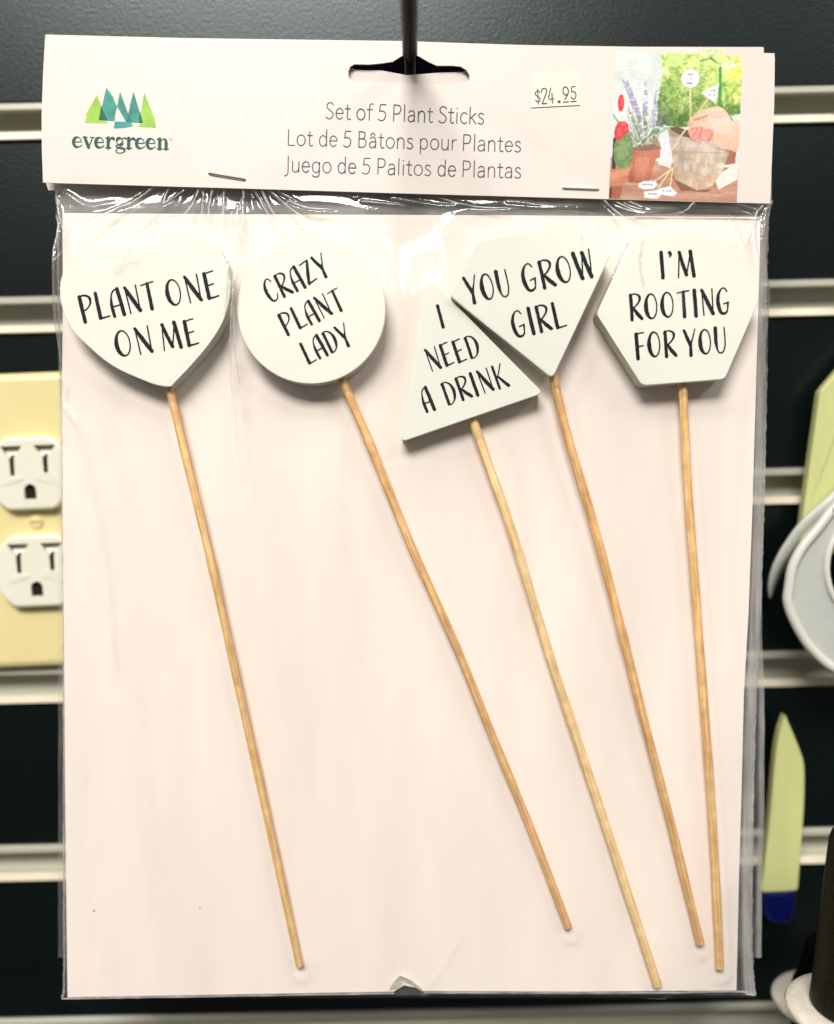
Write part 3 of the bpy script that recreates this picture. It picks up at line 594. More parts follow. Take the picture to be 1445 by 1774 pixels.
for i in range(n + 1):
    t = i / n; x = 80 + (1338 - 80) * t; y = np.interp(x, [80, 300, 700, 1100, 1210, 1340], [64.3, 65.8, 71.3, 84.8, 90.3, 96.8])
    for h, dy in ((HH - .1, .5), (HH - .25, .1), (HH - .6, -.1), (2.3, .2), (2.1, 1.0)): p = pk(x, y + dy, HH); fv.append((p.x, p.y - .15, h))
ff = [(i * 5 + k, i * 5 + k + 1, i * 5 + 5 + k + 1, i * 5 + 5 + k) for i in range(n) for k in range(4)]
mesh_obj("header_fold", fv, ff, M_header, pack, smooth=True)
zt = HH + .05
# product text
parts = [text("Set of 5 Plant Sticks", TH, pk(564, 205.5, HH), pk(839, 215.2, HH), 27 / 4.87, zt, gap=.10, mono=.068),
         text("Lot de 5 B\u00e2tons pour Plantes", TH, pk(497.5, 251.5, HH), pk(903, 263.5, HH), 26.5 / 4.87, zt, gap=.10, mono=.066),
         text("Juego de 5 Palitos de Plantas", TH, pk(494.5, 297.5, HH), pk(903, 308.8, HH), 26.5 / 4.87, zt, gap=.10, mono=.066)]
V, Fc, _ = join(parts); mesh_obj("header_lettering", V, Fc, M_grey_ink, header)
V, Fc = text("evergreen", SE, pk(125.5, 255.5, HH), pk(293.5, 259, HH), 18.4 / 4.87, zt, gap=.0)
p = pk(293.4, 243.2, HH); q = 3.0 / 4.87; tm = []
for st in ([(0, q), (.5, q)], [(.25, q), (.25, 0)], [(.6, 0), (.62, q), (.85, .15), (1.08, q), (1.1, 0)]): tm.append(ribbon([(p.x + a, p.y + b) for a, b in st], [.11], zt))
V, Fc, _ = join([(V, Fc)] + tm); mesh_obj("brand_lettering", V, Fc, M_dkgreen, header)
def cz(P): return [(110 + x / 6.88, 140 + y / 6.88) for x, y in P]
lg = [([(400, 165), (525, 508), (255, 500), (274, 412), (262, 409)], 0), ([(962, 138), (1073, 412), (1070, 428), (1083, 430), (1103, 557), (898, 548)], 0),
      ([(512, 80), (600, 205), (596, 220), (640, 305), (609, 430), (616, 438), (605, 480), (422, 468)], 1), ([(675, 130), (825, 540), (700, 562), (600, 565), (612, 486), (745, 488), (640, 305)], 1),
      ([(835, 128), (946, 500), (748, 490), (797, 297), (785, 294), (795, 285)], 1), ([(450, 300), (525, 470), (422, 468)], 2), ([(912, 368), (948, 500), (900, 499)], 2), ([(773, 385), (820, 490), (747, 489)], 3)]
pp = []
for k, (P, mi_) in enumerate(lg):
    v, f = plate(px3(cz(P), HH), HH + .005, HH + .04 + .02 * k); pp.append((v, f, mi_))
V, Fc, mi = join(pp); mesh_obj("brand_logo", V, Fc, None, header, mats=M_logo, midx=mi)
print_mesh("printed_photo", [(1066.5, 87.5), (1286.5, 97), (1276.8, 350), (1054.8, 344)], HH + .05, header)
# price sticker
stk = [(918.8, 128.5), (1003, 122), (1004.8, 182.5), (920.5, 187.2)]
v, f = plate(px3(stk, HH), HH + .02, HH + .12); sticker = mesh_obj("price_sticker", v, f, M_sticker, pack)
def cp(P): return [tuple(pk(900 + x / 9.03, 110 + y / 9.03, HH)[:2]) for x, y in P]
pr = [curv([(318, 455), (285, 430), (248, 460), (260, 500), (310, 535), (322, 575), (290, 605), (252, 580)]), [(283, 400), (293, 640)],
      curv([(345, 450), (355, 405), (395, 390), (425, 420), (415, 470), (355, 632)]) + [(355, 632), (428, 628)], [(488, 390), (455, 520), (460, 562), (538, 555)], [(507, 465), (515, 620)],
      curv([(755, 480), (715, 495), (680, 450), (690, 380), (725, 370), (755, 400), (765, 450), (740, 510), (708, 568)]), [(870, 360), (812, 370), (815, 450)] + curv([(815, 450), (860, 445), (882, 490), (870, 545), (835, 558), (803, 525)]),
      [(688, 608), (765, 602)], [(805, 598), (887, 592)]]
qs = [ribbon(cp(P), [.36 if i != 1 else .3], HH + .16 + .02 * (i % 3)) for i, P in enumerate(pr)]
qs.append(ribbon(cp([(615, 600), (625, 600)]), [.9], HH + .16)); qs.append(ribbon(cp([(185, 695), (943, 655)]), [.17], HH + .16))
V, Fc, _ = join(qs); mesh_obj("price_lettering", V, Fc, M_priceink, sticker)
# staples
for a, b, mm_, lb in (((362, 301), (425, 311.5), M_staple_dark, "dark staple at the left"), ((974.5, 325), (1037, 327.5), M_staple, "silver staple at the right")):
    A, B = pk(*a, HH), pk(*b, HH); d = (B - A).normalized()
    P = [A + Vector((0, 0, -2)), A + Vector((0, 0, .15))] + [A + (B - A) * t + Vector((0, 0, .55)) for t in (.03, .3, .7, .97)] + [B + Vector((0, 0, .15)), B + Vector((0, 0, -2))]
    v, f, _ = tube(P, .24 if mm_ is M_staple_dark else .33, 8); mesh_obj("staple", v, f, mm_, pack, smooth=True, label=lb)

# backing card with small crushed notch in its lower edge
card = [(108, 369), (400, 371), (900, 373), (1316, 376), (1318, 380), (1316, 460), (1313, 560), (1309, 700), (1303, 900), (1297, 1060), (1289, 1200), (1284, 1400), (1281, 1500), (1276, 1716), (1000, 1718), (732, 1717), (724, 1712), (700, 1707), (692, 1712), (682, 1718), (400, 1723), (117, 1728), (113, 1400), (111, 1100), (108, 900), (107, 730), (109, 500)]
CH = .5
v, f = plate(px3(card, CH), 0, CH); mesh_obj("backing_card", v, f, M_card, pack)
fl = []
for P in ([(674, 1716, .6), (680, 1704, 1.6), (693, 1690, 2.2), (697, 1696, 1.2), (696, 1706, .7), (690, 1713, .6)], [(693, 1690, 2.2), (712, 1698, 1.8), (732, 1714, .8), (728, 1716, .6), (712, 1706, .8), (702, 1702, .9), (697, 1696, 1.2)]):
    vv = [pk(x, y, h) for x, y, h in P]; n = len(vv); fl.append(([tuple(p) for p in vv] + [(p.x, p.y, p.z - .25) for p in vv], [tuple(range(n)), tuple(range(n, 2 * n))[::-1]] + [(i, (i + 1) % n, n + (i + 1) % n, n + i) for i in range(n)]))
V, Fc, _ = join(fl); mesh_obj("crushed_edge", V, Fc, M_sticker, pack)
sp_ = []
for x, y, r in ((163, 1578, 2.2), (346, 1573, 1.5), (121, 1441, 1.0), (626, 1141, 1.0), (377, 492, 1.3), (530, 652, 1.2)):
    h = CH + .03 if not 400 < y < 660 else 9.0
    c = pk(x, y, h); sp_.append(([(c.x + r / 4.9 * math.cos(a) * random.uniform(.7, 1.2), c.y + r / 4.9 * math.sin(a) * .7, h) for a in np.linspace(0, 2 * math.pi, 9)[:-1]], [tuple(range(8))]))
for q_ in sp_[:4]: mesh_obj("speck", q_[0], q_[1], M_ink, pack)

# clear bag, front sheet
yl = [300, 345, 470, 600, 730, 900, 1200, 1500, 1700, 1729]; xl = [97, 97, 100, 103, 107, 108, 110.5, 111, 111, 107]
yr = [300, 345, 362, 385, 520, 600, 720, 900, 1100, 1300, 1500, 1640, 1700, 1729]; xr = [1338, 1338, 1334, 1330, 1327, 1328, 1326, 1322, 1315, 1306, 1302.5, 1302.5, 1305, 1308]
rows = np.r_[np.arange(302, 470, 1.5), np.arange(470, 760, 2.6), np.arange(760, 1727, 4.5), 1727]
Sx = np.linspace(0, 1, 830)[None, :]; Yg = np.repeat(rows[:, None], 830, 1)
XL = np.interp(rows, yl, xl)[:, None]; XR = np.interp(rows, yr, xr)[:, None]; Xg = XL + (XR - XL) * Sx
Yg = Yg + np.where(Yg > 1700, (Yg - 1700) / 27 * (Sx > .9) * (Sx - .9) * 10 * -4, 0) * 0
def polyd(P, X, Y, closed=True):
    d = np.full(X.shape, 1e9); n = len(P)
    for i in range(n if closed else n - 1): d = np.minimum(d, segd(X, Y, P[i], P[(i + 1) % n])[0])
    if closed: d[inpoly(X, Y, P)] = 0
    return d
H = np.full(Xg.shape, .9)
up = Yg < 900
for k, P in HEADS.items():
    Q = [tuple(p) for p in P][::3]; d = np.full(Xg.shape, 999.0); sel = (Yg < 1250); Xs, Ys = Xg[sel].reshape(1, -1), Yg[sel].reshape(1, -1)
    d[sel] = polyd(Q, Xs, Ys).ravel(); top = HB[k][1] + .35
    fo, ex = (66.0, 1.3) if k == 'tri' else (46.0, 1.35); H = np.maximum(H, .9 + (top - .9) * np.exp(-(d / fo) ** ex))
for k, P in STK.items():
    d = polyd(P, Xg, Yg, False); H = np.maximum(H, .9 + 3.6 * np.exp(-(np.maximum(d - 6, 0) / 16.0) ** 1.4))
H = np.maximum(H, .9)
fm = .85 * np.exp(-((Xg - 705) / 52) ** 2 - ((Yg - 405) / 75) ** 2); H = .9 + (H - .9) * (1 - fm)
# tuck under the header
tk = np.clip((Yg - 330) / 75, 0, 1); tk = tk * tk * (3 - 2 * tk); H = (1.4 * (1 - tk) + H * tk)
lift = .55 * noise2(Xg, Yg, 60, 300, 21, 3) + .2 * noise2(Xg, Yg, 26, 60, 22, 2) * (Yg < 760) + .25 * noise2(Xg, Yg, 200, 90, 24, 2)
H = H + lift * np.clip((Yg - 320) / 60, 0, 1) * (1 - .85 * np.exp(-((Xg - 770) / 130) ** 2 - ((Yg - 410) / 70) ** 2))
WR = [  # creases: polyline px, sigma px, height mm
 ([(276, 322), (240, 350), (204, 369), (150, 402), (128, 430)], 3.2, 1.0), ([(300, 320), (286, 356), (306, 345), (330, 326)], 2.4, .9), ([(349, 326), (326, 383), (300, 392), (246, 424), (236, 450)], 3.0, 1.2),
 ([(354, 330), (356, 404)], 2.2, .8), ([(371, 326), (366, 370), (374, 418)], 2.6, 1.2), ([(390, 325), (392, 400), (398, 470)], 2.6, .7), ([(405, 372), (406, 460), (398, 560)], 3.0, .8),
 ([(424, 326), (422, 460), (409, 600), (405, 700), (424, 860)], 2.8, 1.2), ([(414, 360), (416, 520), (421, 680), (446, 900)], 2.8, .8), ([(440, 328), (470, 380), (490, 400)], 2.4, .8),
 ([(453, 329), (482, 383), (515, 408)], 3.2, 1.3), ([(465, 329), (505, 366), (540, 395), (558, 408)], 2.8, 1.2), ([(474, 329), (530, 360)], 2.4, .8), ([(500, 352), (540, 366), (596, 369)], 2.6, .9),
 ([(632, 331), (618, 345), (608, 340)], 2.4, 1.0), ([(627, 352), (670, 356), (712, 361)], 2.6, .8), ([(760, 345), (820, 362), (900, 366)], 2.6, .6), ([(1041, 348), (1068, 378), (1099, 411)], 3.0, 1.3), ([(1060, 350), (1100, 372), (1140, 376)], 2.6, .6),
 ([(1200, 352), (1180, 372), (1150, 380)], 2.6, .7), ([(1330, 352), (1306, 372), (1296, 420), (1300, 470)], 2.8, 1.0), ([(1338, 350), (1322, 370), (1316, 420)], 2.6, 1.0), ([(1295, 395), (1280, 430), (1262, 452)], 3.0, .9), ([(1250, 390), (1266, 420), (1272, 450)], 3.0, .7),
 ([(1100, 425), (1096, 470), (1108, 520)], 3.0, .7), ([(1084, 408), (1078, 440)], 3.0, .8), ([(1160, 500), (1170, 560)], 4.0, .4), ([(101, 345), (112, 385), (128, 420)], 3.0, 1.2), ([(97, 372), (110, 400), (108, 470)], 2.6, .9),
 ([(110, 705), (128, 722), (148, 770), (168, 860), (186, 960), (196, 1080), (204, 1180)], 6.0, 1.3), ([(118, 660), (116, 700), (134, 716)], 3.0, .7), ([(188, 442), (246, 452), (240, 478)], 6.0, 1.3), ([(215, 478), (262, 430)], 4.0, .8), ([(996, 388), (1000, 440)], 3.5, .6), ([(930, 640), (990, 700), (1000, 800), (1040, 960)], 5.0, .5), ([(180, 640), (225, 662), (236, 668)], 3, .5), ([(1165, 690), (1150, 720)], 4, .5),
 ([(330, 322), (300, 372), (262, 420)], 7.0, .7), ([(380, 324), (384, 390), (390, 440)], 7.0, .6), ([(432, 326), (446, 380), (470, 416)], 6.0, .7), ([(418, 400), (414, 560), (432, 760)], 8.0, .9), ([(1085, 352), (1120, 366), (1180, 366)], 5.0, .8), ([(880, 352), (960, 362), (1020, 360)], 4.5, .8), ([(680, 346), (760, 360), (820, 358)], 4.5, .8), ([(120, 340), (160, 362), (210, 352)], 5.0, .8), ([(1270, 356), (1300, 366), (1325, 362)], 4.0, .9), ([(1282, 700), (1270, 900), (1262, 1100)], 9, .6), ([(880, 760), (905, 900), (900, 1100)], 9, .5), ([(600, 700), (590, 860), (600, 1000)], 9, .5), ([(240, 1180), (262, 1400), (258, 1600)], 8, .5), ([(150, 1300), (140, 1480), (160, 1640)], 8, .5), ([(600, 1320), (620, 1440), (634, 1500)], 7, .5), ([(560, 1665), (470, 1640)], 5, .3), ([(735, 1716), (770, 1670), (810, 1600)], 5, .6), ([(690, 1700), (650, 1560)], 5, .4), ([(300, 1655), (345, 1664)], 3.5, .4)]
CR = np.zeros(H.shape)  # whitening of folded film, also painting in bright glints and soft streaks
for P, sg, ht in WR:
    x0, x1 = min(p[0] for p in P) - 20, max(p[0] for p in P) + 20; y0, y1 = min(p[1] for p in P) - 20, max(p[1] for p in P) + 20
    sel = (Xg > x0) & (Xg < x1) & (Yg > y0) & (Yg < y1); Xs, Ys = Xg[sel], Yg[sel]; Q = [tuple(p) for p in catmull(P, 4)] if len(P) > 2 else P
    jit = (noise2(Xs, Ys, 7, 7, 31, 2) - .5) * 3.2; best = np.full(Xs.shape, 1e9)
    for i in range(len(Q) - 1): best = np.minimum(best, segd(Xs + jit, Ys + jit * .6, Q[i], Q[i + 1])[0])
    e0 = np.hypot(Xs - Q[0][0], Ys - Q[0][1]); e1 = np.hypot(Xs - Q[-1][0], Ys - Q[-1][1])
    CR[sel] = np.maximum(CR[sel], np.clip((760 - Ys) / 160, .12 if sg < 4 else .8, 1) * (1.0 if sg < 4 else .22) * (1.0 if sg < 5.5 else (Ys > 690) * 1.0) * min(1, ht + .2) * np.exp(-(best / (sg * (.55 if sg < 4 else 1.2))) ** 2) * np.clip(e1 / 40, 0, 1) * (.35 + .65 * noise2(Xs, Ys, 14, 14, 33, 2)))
    H[sel] += ht * np.exp(-(best / sg) ** 2) * np.clip(e1 / 26, 0, 1) * np.clip(e0 / 5 + .5, 0, 1)
# pulled down to the seam at either side and at the bottom
eg = np.minimum(np.minimum((Xg - XL) / 9, (XR - Xg) / 12), (1730 - Yg) / 10); eg = np.clip(eg, 0, 1); H = .15 + (H - .15) * np.sqrt(eg)
hx = np.clip(1 - np.hypot(Xg - 1312, (Yg - 522)) / 26, 0, 1); H = H + 4 * hx * (1 - eg) * .4
for cx, cy, a_, b_, ht in ((204, 428, 34, 9, 1.7), (236, 448, 12, 14, 1.2), (190, 470, 9, 8, .9), (222, 470, 9, 8, .9), (1262, 440, 12, 16, .8)): H += ht * np.exp(-((Xg - cx + (noise2(Xg, Yg, 12, 12, 61, 2) - .5) * 26) / a_) ** 2 - ((Yg - cy + (noise2(Xg, Yg, 14, 14, 62, 2) - .5) * 16) / b_) ** 2)
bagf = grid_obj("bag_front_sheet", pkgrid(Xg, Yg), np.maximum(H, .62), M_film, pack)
ca_ = bagf.data.attributes.new('crease_haze', 'FLOAT', 'POINT'); ca_.data.foreach_set('value', CR.astype(np.float32).ravel())
# back sheet
rb = np.arange(302, 1728, 5.0); Sb = np.linspace(0, 1, 300)[None, :]; Yb = np.repeat(rb[:, None], 300, 1)
XLb = np.interp(rb, yl, xl)[:, None]; XRb = np.interp(rb, yr, xr)[:, None]; Xb = XLb + (XRb - XLb) * Sb
Hb = -.5 - .9 * noise2(Xb, Yb, 50, 26, 41, 4) * np.clip(np.minimum(Xb - XLb, XRb - Xb) / 12, 0.1, 1)
bb = grid_obj("bag_back_sheet", pkgrid(Xb, Yb), Hb, M_film_back, pack)
CB = np.maximum(np.clip((17 - (XRb - Xb)) / 3, 0, 1) * (.25 + .7 * noise2(Xb, Yb, 6, 90, 43, 3)), np.clip((390 - Yb) / 14, 0, 1) * (.26 + .6 * noise2(Xb, Yb, 60, 14, 44, 4)))
bb.data.attributes.new('crease_haze', 'FLOAT', 'POINT').data.foreach_set('value', CB.astype(np.float32).ravel())
# heat-sealed edges
def seam(P, w, name, parent, h=.25, amp=1.2):
    Q = np.array(catmull(P, 24)); n = len(Q); jl = rng.normal(size=n) * amp * .45; jr = rng.normal(size=n) * amp
    T = np.gradient(Q, axis=0); T /= np.linalg.norm(T, axis=1)[:, None]; Nn = np.stack([-T[:, 1], T[:, 0]], 1)
    V = []; 
    for i in range(n):
        for s_, hh_ in ((-w / 2 + jl[i], h), (0, h + .5 + .5 * abs(jr[i]) * .4), (w / 2 + jr[i] * .5, h)):
            q = Q[i] + Nn[i] * s_; V.append(tuple(pk(q[0], q[1], 0)[:2]) + (hh_,))
    Fc = [(i * 3 + k, i * 3 + k + 1, i * 3 + 4 + k, i * 3 + 3 + k) for i in range(n - 1) for k in (0, 1)]
    return mesh_obj(name, V, Fc, M_seam, parent)
seam([(99, 330), (98, 345), (101, 372), (101, 470), (104, 600), (107.5, 730), (108.5, 900), (111, 1200), (111.5, 1500), (111.5, 1700), (108, 1727)], 3.6, "bag_seam", pack)
seam([(1337, 348), (1331, 372), (1329, 400), (1326.5, 520), (1328, 600), (1325.5, 720), (1321.5, 900), (1314.5, 1100), (1305.5, 1300), (1302, 1500), (1302, 1640), (1305, 1700), (1307, 1722)], 4.2, "bag_seam", pack)
seam([(108, 1729), (300, 1726), (683, 1719.5)], 2.2, "bag_seam", pack, amp=.5); seam([(735, 1718.5), (1100, 1719), (1276, 1717), (1292, 1721), (1308, 1723)], 2.6, "bag_seam", pack, amp=.6)
seam([(1098, 374.5), (1200, 375), (1316, 377)], 1.6, "film_crease", pack, h=1.3, amp=.5)

# ------------------------------------------------------------------ the package hanging behind
back = thing("plant_stick_package", "second package of plant sticks hanging right behind the front one, only its edges showing", "package", at(PKM, (0, 0, -9)))
def px4(P): return [tuple((pk(p[0], p[1], -9))[:2]) for p in P]
slot2 = [(x + 2, y - 9 if y > 120 else y - 2) for x, y in slot]
v, f = plate(px4([(86, 70), (700, 76), (1100, 82), (1321, 82.5), (1322.5, 85), (1318, 200), (1313, 338), (700, 320), (84, 312)]), 0, .45, [px4(slot2)])
h2 = mesh_obj("header_card", v, f, M_header, back)
pm = print_mesh("printed_photo", [(1190, 86), (1256, 88), (1250, 330), (1190, 328)], .5, h2)
# shift: print_mesh builds on the front plane, so rescale onto this card's measured spot
vv = np.empty(len(pm.data.vertices) * 3, dtype=np.float32); pm.data.vertices.foreach_get('co', vv); vv = vv.reshape(-1, 3)
vv[:, :2] *= (Z0 + 9) / Z0; vv[:, 1] -= 0; vv[:, 2] = .0005; pm.data.vertices.foreach_set('co', vv.ravel()); pm.data.update()
v, f = plate(px4([(112, 385), (1300, 388), (1292, 900), (1282, 1300), (1272, 1700), (120, 1705)]), -.5, 0); mesh_obj("backing_card", v, f, M_card, back)
yr2 = [300, 900, 1100, 1180, 1280, 1400, 1500, 1655]; xr2 = [1318, 1316, 1317, 1321, 1321, 1321, 1318, 1316]
rb = np.arange(300, 1658, 6.0); Yb = np.repeat(rb[:, None], 200, 1); Sb = np.linspace(0, 1, 200)[None, :]; XRb = np.interp(rb, yr2, xr2)[:, None]; Xb = 104 + (XRb - 104) * Sb
Hb = 1.2 + 1.0 * noise2(Xb, Yb, 40, 60, 51, 3); G2 = pkgrid(Xb, Yb) * (Z0 + 9) / Z0
b2 = grid_obj("bag_front_sheet", G2, Hb, M_film_back, back)
CB = np.clip((11 - (XRb - Xb)) / 3, 0, 1) * (.05 + .6 * noise2(Xb, Yb, 6, 70, 53, 3)) + np.clip((390 - Yb) / 14, 0, 1) * .2 * noise2(Xb, Yb, 50, 14, 45, 4)
b2.data.attributes.new('crease_haze', 'FLOAT', 'POINT').data.foreach_set('value', CB.astype(np.float32).ravel())

# ------------------------------------------------------------------ the five plant sticks
WORDS = {
 'heart': [("PLANT", (144, 558.5), (274, 533), 45), ("ONE", (293, 531.5), (379, 515.5), 45), ("ON", (205, 620.5), (266, 609.5), 45), ("ME", (284, 607), (344, 596.5), 44)],
 'circle': [("CRAZY", (469, 524.5), (574, 476), 39.5), ("PLANT", (496.5, 580.5), (599, 533.5), 38), ("LADY", (534, 630.5), (612, 594.5), 38)],
 'tri': [("I", (764, 568), (772, 566), 38), ("NEED", (746, 643.5), (834, 616), 38.5), ("A", (738.5, 714.5), (753.5, 709.5), 41), ("DRINK", (775.5, 702.5), (881.5, 666.5), 39.5)],
 'gem': [("YOU", (812, 527.5), (887, 511), 45), ("GROW", (910.5, 505.5), (1033, 478.5), 46), ("GIRL", (892.5, 585), (981, 565.5), 44)],
 'hexa': [("I'M", (1144.5, 482), (1205, 477.8), 43), ("ROOTING", (1092.5, 554.8), (1265, 543), 43.5), ("FOR", (1102, 622), (1172, 617), 43.5), ("YOU", (1187, 616), (1260, 610.5), 43)]}
INFO = {'heart': ("heart-shaped white plant stick reading PLANT ONE ON ME", 0), 'circle': ("round white plant stick reading CRAZY PLANT LADY", 1), 'tri': ("triangular white plant stick reading I NEED A DRINK", 2),
        'gem': ("gem-shaped white plant stick reading YOU GROW GIRL, beside the triangle", 1), 'hexa': ("six-sided white plant stick reading I'M ROOTING FOR YOU, at the right edge", 0)}
for k in ('heart', 'circle', 'tri', 'gem', 'hexa'):
    h0, h1 = HB[k]; lbl, wi = INFO[k]; c = pk(*STK[k][0], 0)
    root = thing("plant_stick", lbl, "plant stick", at(PKM, c), "plant sticks in the clear bag")
    ol = dens(HEADS[k], 8); P = [pk(p[0], p[1], h1)[:2] for p in ol]
    v, f = rings([tuple(p) for p in P], [(.35, h0), (0, h0 + .4), (-.02, h1 - .75), (-.05, h1 - .30), (.08, h1 - .08), (.3, h1)])
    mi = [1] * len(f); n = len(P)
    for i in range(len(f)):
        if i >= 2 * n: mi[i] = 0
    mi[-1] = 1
    mesh_obj("head", shift(v, c), f, None, root, mats=[M_white, M_side], midx=mi)
    parts = [text(w, BR, pk(*a, h1), pk(*b, h1), hgt / 4.93, h1 + .05, gap=.16, rough=.05) for w, a, b, hgt in WORDS[k]]
    V, Fc, _ = join(parts); mesh_obj("lettering", shift(V, c), Fc, M_ink, root)
    # bamboo rod, from the head's edge down to the card
    Q = catmull(STK[k], 12); n = len(Q); mid = (h0 + h1) / 2; r0 = {'heart': 1.42, 'circle': 1.5, 'tri': 1.62, 'gem': 1.58, 'hexa': 1.55}[k]
    pts = []; R = []
    for i, q in enumerate(Q):
        t = i / (n - 1); h = mid * (1 - t) + (r0 + .75) * t; p = pk(q[0], q[1], h); pts.append(Vector(p))
        R.append(r0 * (1.02 - .05 * t) * (1 + .025 * math.sin(i * .7 + wi) + (.10 if k == 'heart' and abs(q[1] - 985) < 14 else 0) + (.10 if k == 'circle' and abs(q[1] - 770) < 14 else 0) + (.08 if k == 'gem' and abs(q[1] - 1100) < 14 else 0)))
    ph = rng.random(14)
    v, f, uvv = tube(pts, R, 14, jit=lambda i, s_: 1 + .10 * (ph[s_] - .5) + .02 * math.sin(i * .31 + s_ * 2))
    mesh_obj("bamboo_rod", shift(v, c), f, woods[wi], root, uv=uvv, smooth=False)

# ------------------------------------------------------------------ goods hanging at the right
def wslab(P, h0, h1, rim=1.0):
    Q = [tuple(wf(p[0], p[1], h1)[:2]) for p in P]
    return rings(Q, [(0, h0), (0, h1 - rim), (rim * .4, h1 - rim * .25), (rim, h1)])
M_disc = mat("pale_grey_enamel", (.46, .47, .42), .35, .5, var=.08, vscale=60)
M_discrim = mat("ivory_rim", (.62, .61, .53), .35, .5)
M_lime = mat("pale_lime_paint", (.56, .57, .24), .5, .4, var=.06, vscale=120, stretch=(1, .2, 1))
M_blue = mat("dark_blue_plastic", (.001, .003, .065), .35, .5)
M_grey = mat("grey_cast_metal", (.46, .46, .40), .5, .5, metal=.1, var=.1, vscale=60, bump=.08, bscale=200)
M_cream = mat("cream_enamel", (.62, .57, .48), .5, .4, var=.12, vscale=250, bump=.15, bscale=900)
M_blackg = mat("black_speckled_grip", (.004, .004, .002), .5, .12, var=.7, vscale=1100, bump=.15, bscale=1400, col2=(.016, .014, .004))
p0 = wf(1420, 760, 12)
t1 = thing("garden_blade", "wide pale lime blade with slanted shoulder at the right edge, behind the grey disc", "tool", at(WM, (p0.x, p0.y, 0)), "lime blades on the wall")
out_ = rounded([(1520, 560), (1421, 678), (1404, 800), (1390, 905), (1386, 960), (1560, 960)], 6)
v, f = wslab(out_, 8, 12, .7); mesh_obj("blade", shift(v, (p0.x, p0.y, 0)), f, M_lime, t1)
p0 = wf(1360, 1420, 12)
t2 = thing("garden_blade", "narrow pale lime blade with dark blue rounded end, hanging low right", "tool", at(WM, (p0.x, p0.y, 0)), "lime blades on the wall")
out_ = catmull([(1361, 1240), (1375, 1272), (1389, 1308), (1394, 1335), (1393, 1400), (1388, 1470), (1383, 1538)], 4) + catmull([(1380, 1543), (1350, 1545), (1323, 1546)], 3)[0:] + catmull([(1319, 1542), (1326, 1490), (1335, 1410), (1344, 1310), (1352, 1265)], 4)
v, f = wslab(out_, 7, 11, .35); mesh_obj("blade", shift(v, (p0.x, p0.y, 0)), f, M_lime, t2)
out_ = catmull([(1324, 1546.5), (1350, 1546), (1379, 1544), (1379, 1580), (1368, 1600), (1348, 1603), (1330, 1594), (1322, 1570)], 5, True)
v, f = wslab(out_, 7, 11.6, 1.6); mesh_obj("blue_end", shift(v, (p0.x, p0.y, 0)), f, M_blue, t2)
# grey ringed disc and the strap behind it
dh = 30
p0 = wf(1527, 1019, dh); t3 = thing("grey_metal_disc", "grey metal disc with rolled rim and curved strap, cut off by the right edge", "tool", at(WM, (p0.x, p0.y, 0)))
lf = [(1445, 878), (1418, 913), (1391, 946), (1373, 980), (1366, 1018), (1364, 1043), (1373, 1073), (1395, 1113), (1418, 1140), (1445, 1161), (1490, 1180), (1540, 1182)]
rt = [(1600, 1165), (1655, 1120), (1690, 1043), (1680, 980), (1640, 900), (1600, 850), (1540, 810), (1490, 830)]
oo = [tuple(p) for p in catmull(lf + rt, 6, True)]
hole = [(1500 + 66 * math.cos(a), 985 + 86 * math.sin(a)) for a in np.linspace(0, 2 * math.pi, 40, endpoint=False)]
Q = [tuple(wf(p[0], p[1], dh)[:2]) for p in oo]; Hq = [tuple(wf(p[0], p[1], dh)[:2]) for p in hole]
v, f = plate(Q, dh - 3, dh - 1.2, [Hq]); mesh_obj("disc", shift(v, (p0.x, p0.y, 0)), f, M_disc, t3)
def ringtube(Q, r, z, name, m_, par, flat=1.0):
    P = [(q[0], q[1], z) for q in Q]; P.append(P[0]); P.append(P[1]); v, f, _ = tube(P, r, 12, caps=False); mesh_obj(name, shift(v, (p0.x, p0.y, 0)), f, m_, par, smooth=True)
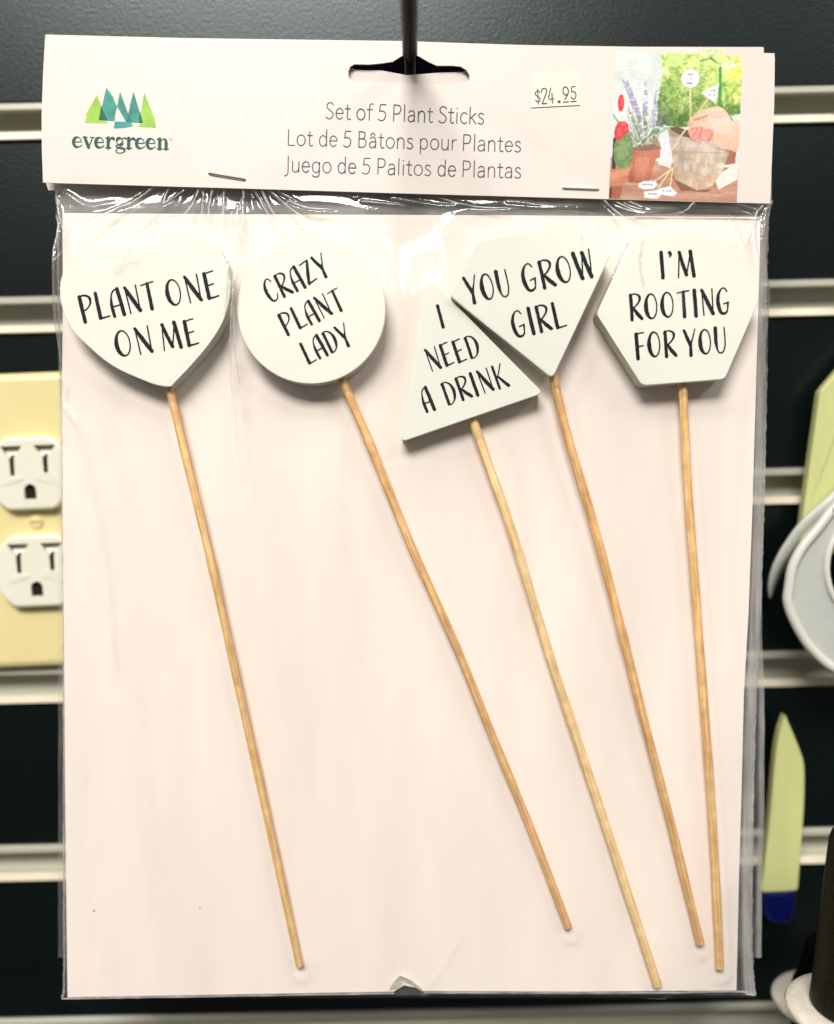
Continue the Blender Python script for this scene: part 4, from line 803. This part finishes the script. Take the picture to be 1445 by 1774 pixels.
ringtube([(q[0] + (p0.x - q[0]) * .02, q[1] + (p0.y - q[1]) * .02) for q in Q], 1.9, dh - 1.2, "outer_rim", M_discrim, t3); ringtube(Hq, 1.2, dh - .8, "inner_rim", M_discrim, t3)
st = catmull([(1500, 790), (1445, 852), (1392, 900), (1363, 938), (1342, 976), (1333, 1010), (1334, 1036)], 6)
V = []; 
for i, q in enumerate(st):
    t = i / (len(st) - 1); w = 44 * (1 - t) ** .8 + 2
    a = wf(q[0], q[1], 17); b = wf(q[0] + w * .8, q[1] + w * .55, 8)
    V += [tuple(a), (b.x, b.y, 8), (b.x, b.y, 6.5), (a.x + .5, a.y - .4, 14)]
n = len(st); Fc = [(i * 4 + k, i * 4 + (k + 1) % 4, i * 4 + 4 + (k + 1) % 4, i * 4 + 4 + k) for i in range(n - 1) for k in range(4)]
mesh_obj("strap", shift(V, (p0.x, p0.y, 0)), Fc, M_grey, t3, smooth=True)
# black grips standing on cream collars
def grip(cx, cy, depth, sc_, label, mg, tall=1.0):
    r = CM @ (ray(cx, cy)); P = r * depth * MM
    g = thing("tool_handle", label, "handle", Matrix.Translation(P), "black grips with cream collars")
    k = sc_
    v, f = lathe([(13.2 * k, .4 * k), (13.6 * k, 1.5 * k), (13 * k, 6 * k), (11.6 * k, 20 * k * tall), (9.4 * k, 44 * k * tall), (8 * k, 58 * k * tall), (7 * k, 61 * k * tall)], 48); o = mesh_obj("grip", v, f, mg, g, smooth=True)
    v, f = lathe([(16 * k, -3.6 * k), (20.4 * k, -2.8 * k), (21.4 * k, -1.4 * k), (20.6 * k, -.2 * k), (18 * k, .35 * k), (12 * k, .4 * k)], 64); mesh_obj("collar", v, f, M_cream, g, smooth=True)
    v, f = lathe([(10 * k, -24 * k), (13 * k, -16 * k), (14.5 * k, -6 * k), (15.6 * k, -3.6 * k)], 48); mesh_obj("base", v, f, mg, g, smooth=True)
grip(1478, 1746, 288, 1.0, "black speckled handle on a cream collar, in the lower right corner", M_blackg)
grip(1433, 1731, 330, .95, "farther black handle whose cream collar peeks out behind the nearer one", mat("matt_black_grip", (.0015, .0015, .001), .7, .05), .4)
print("objects", len(bpy.data.objects))
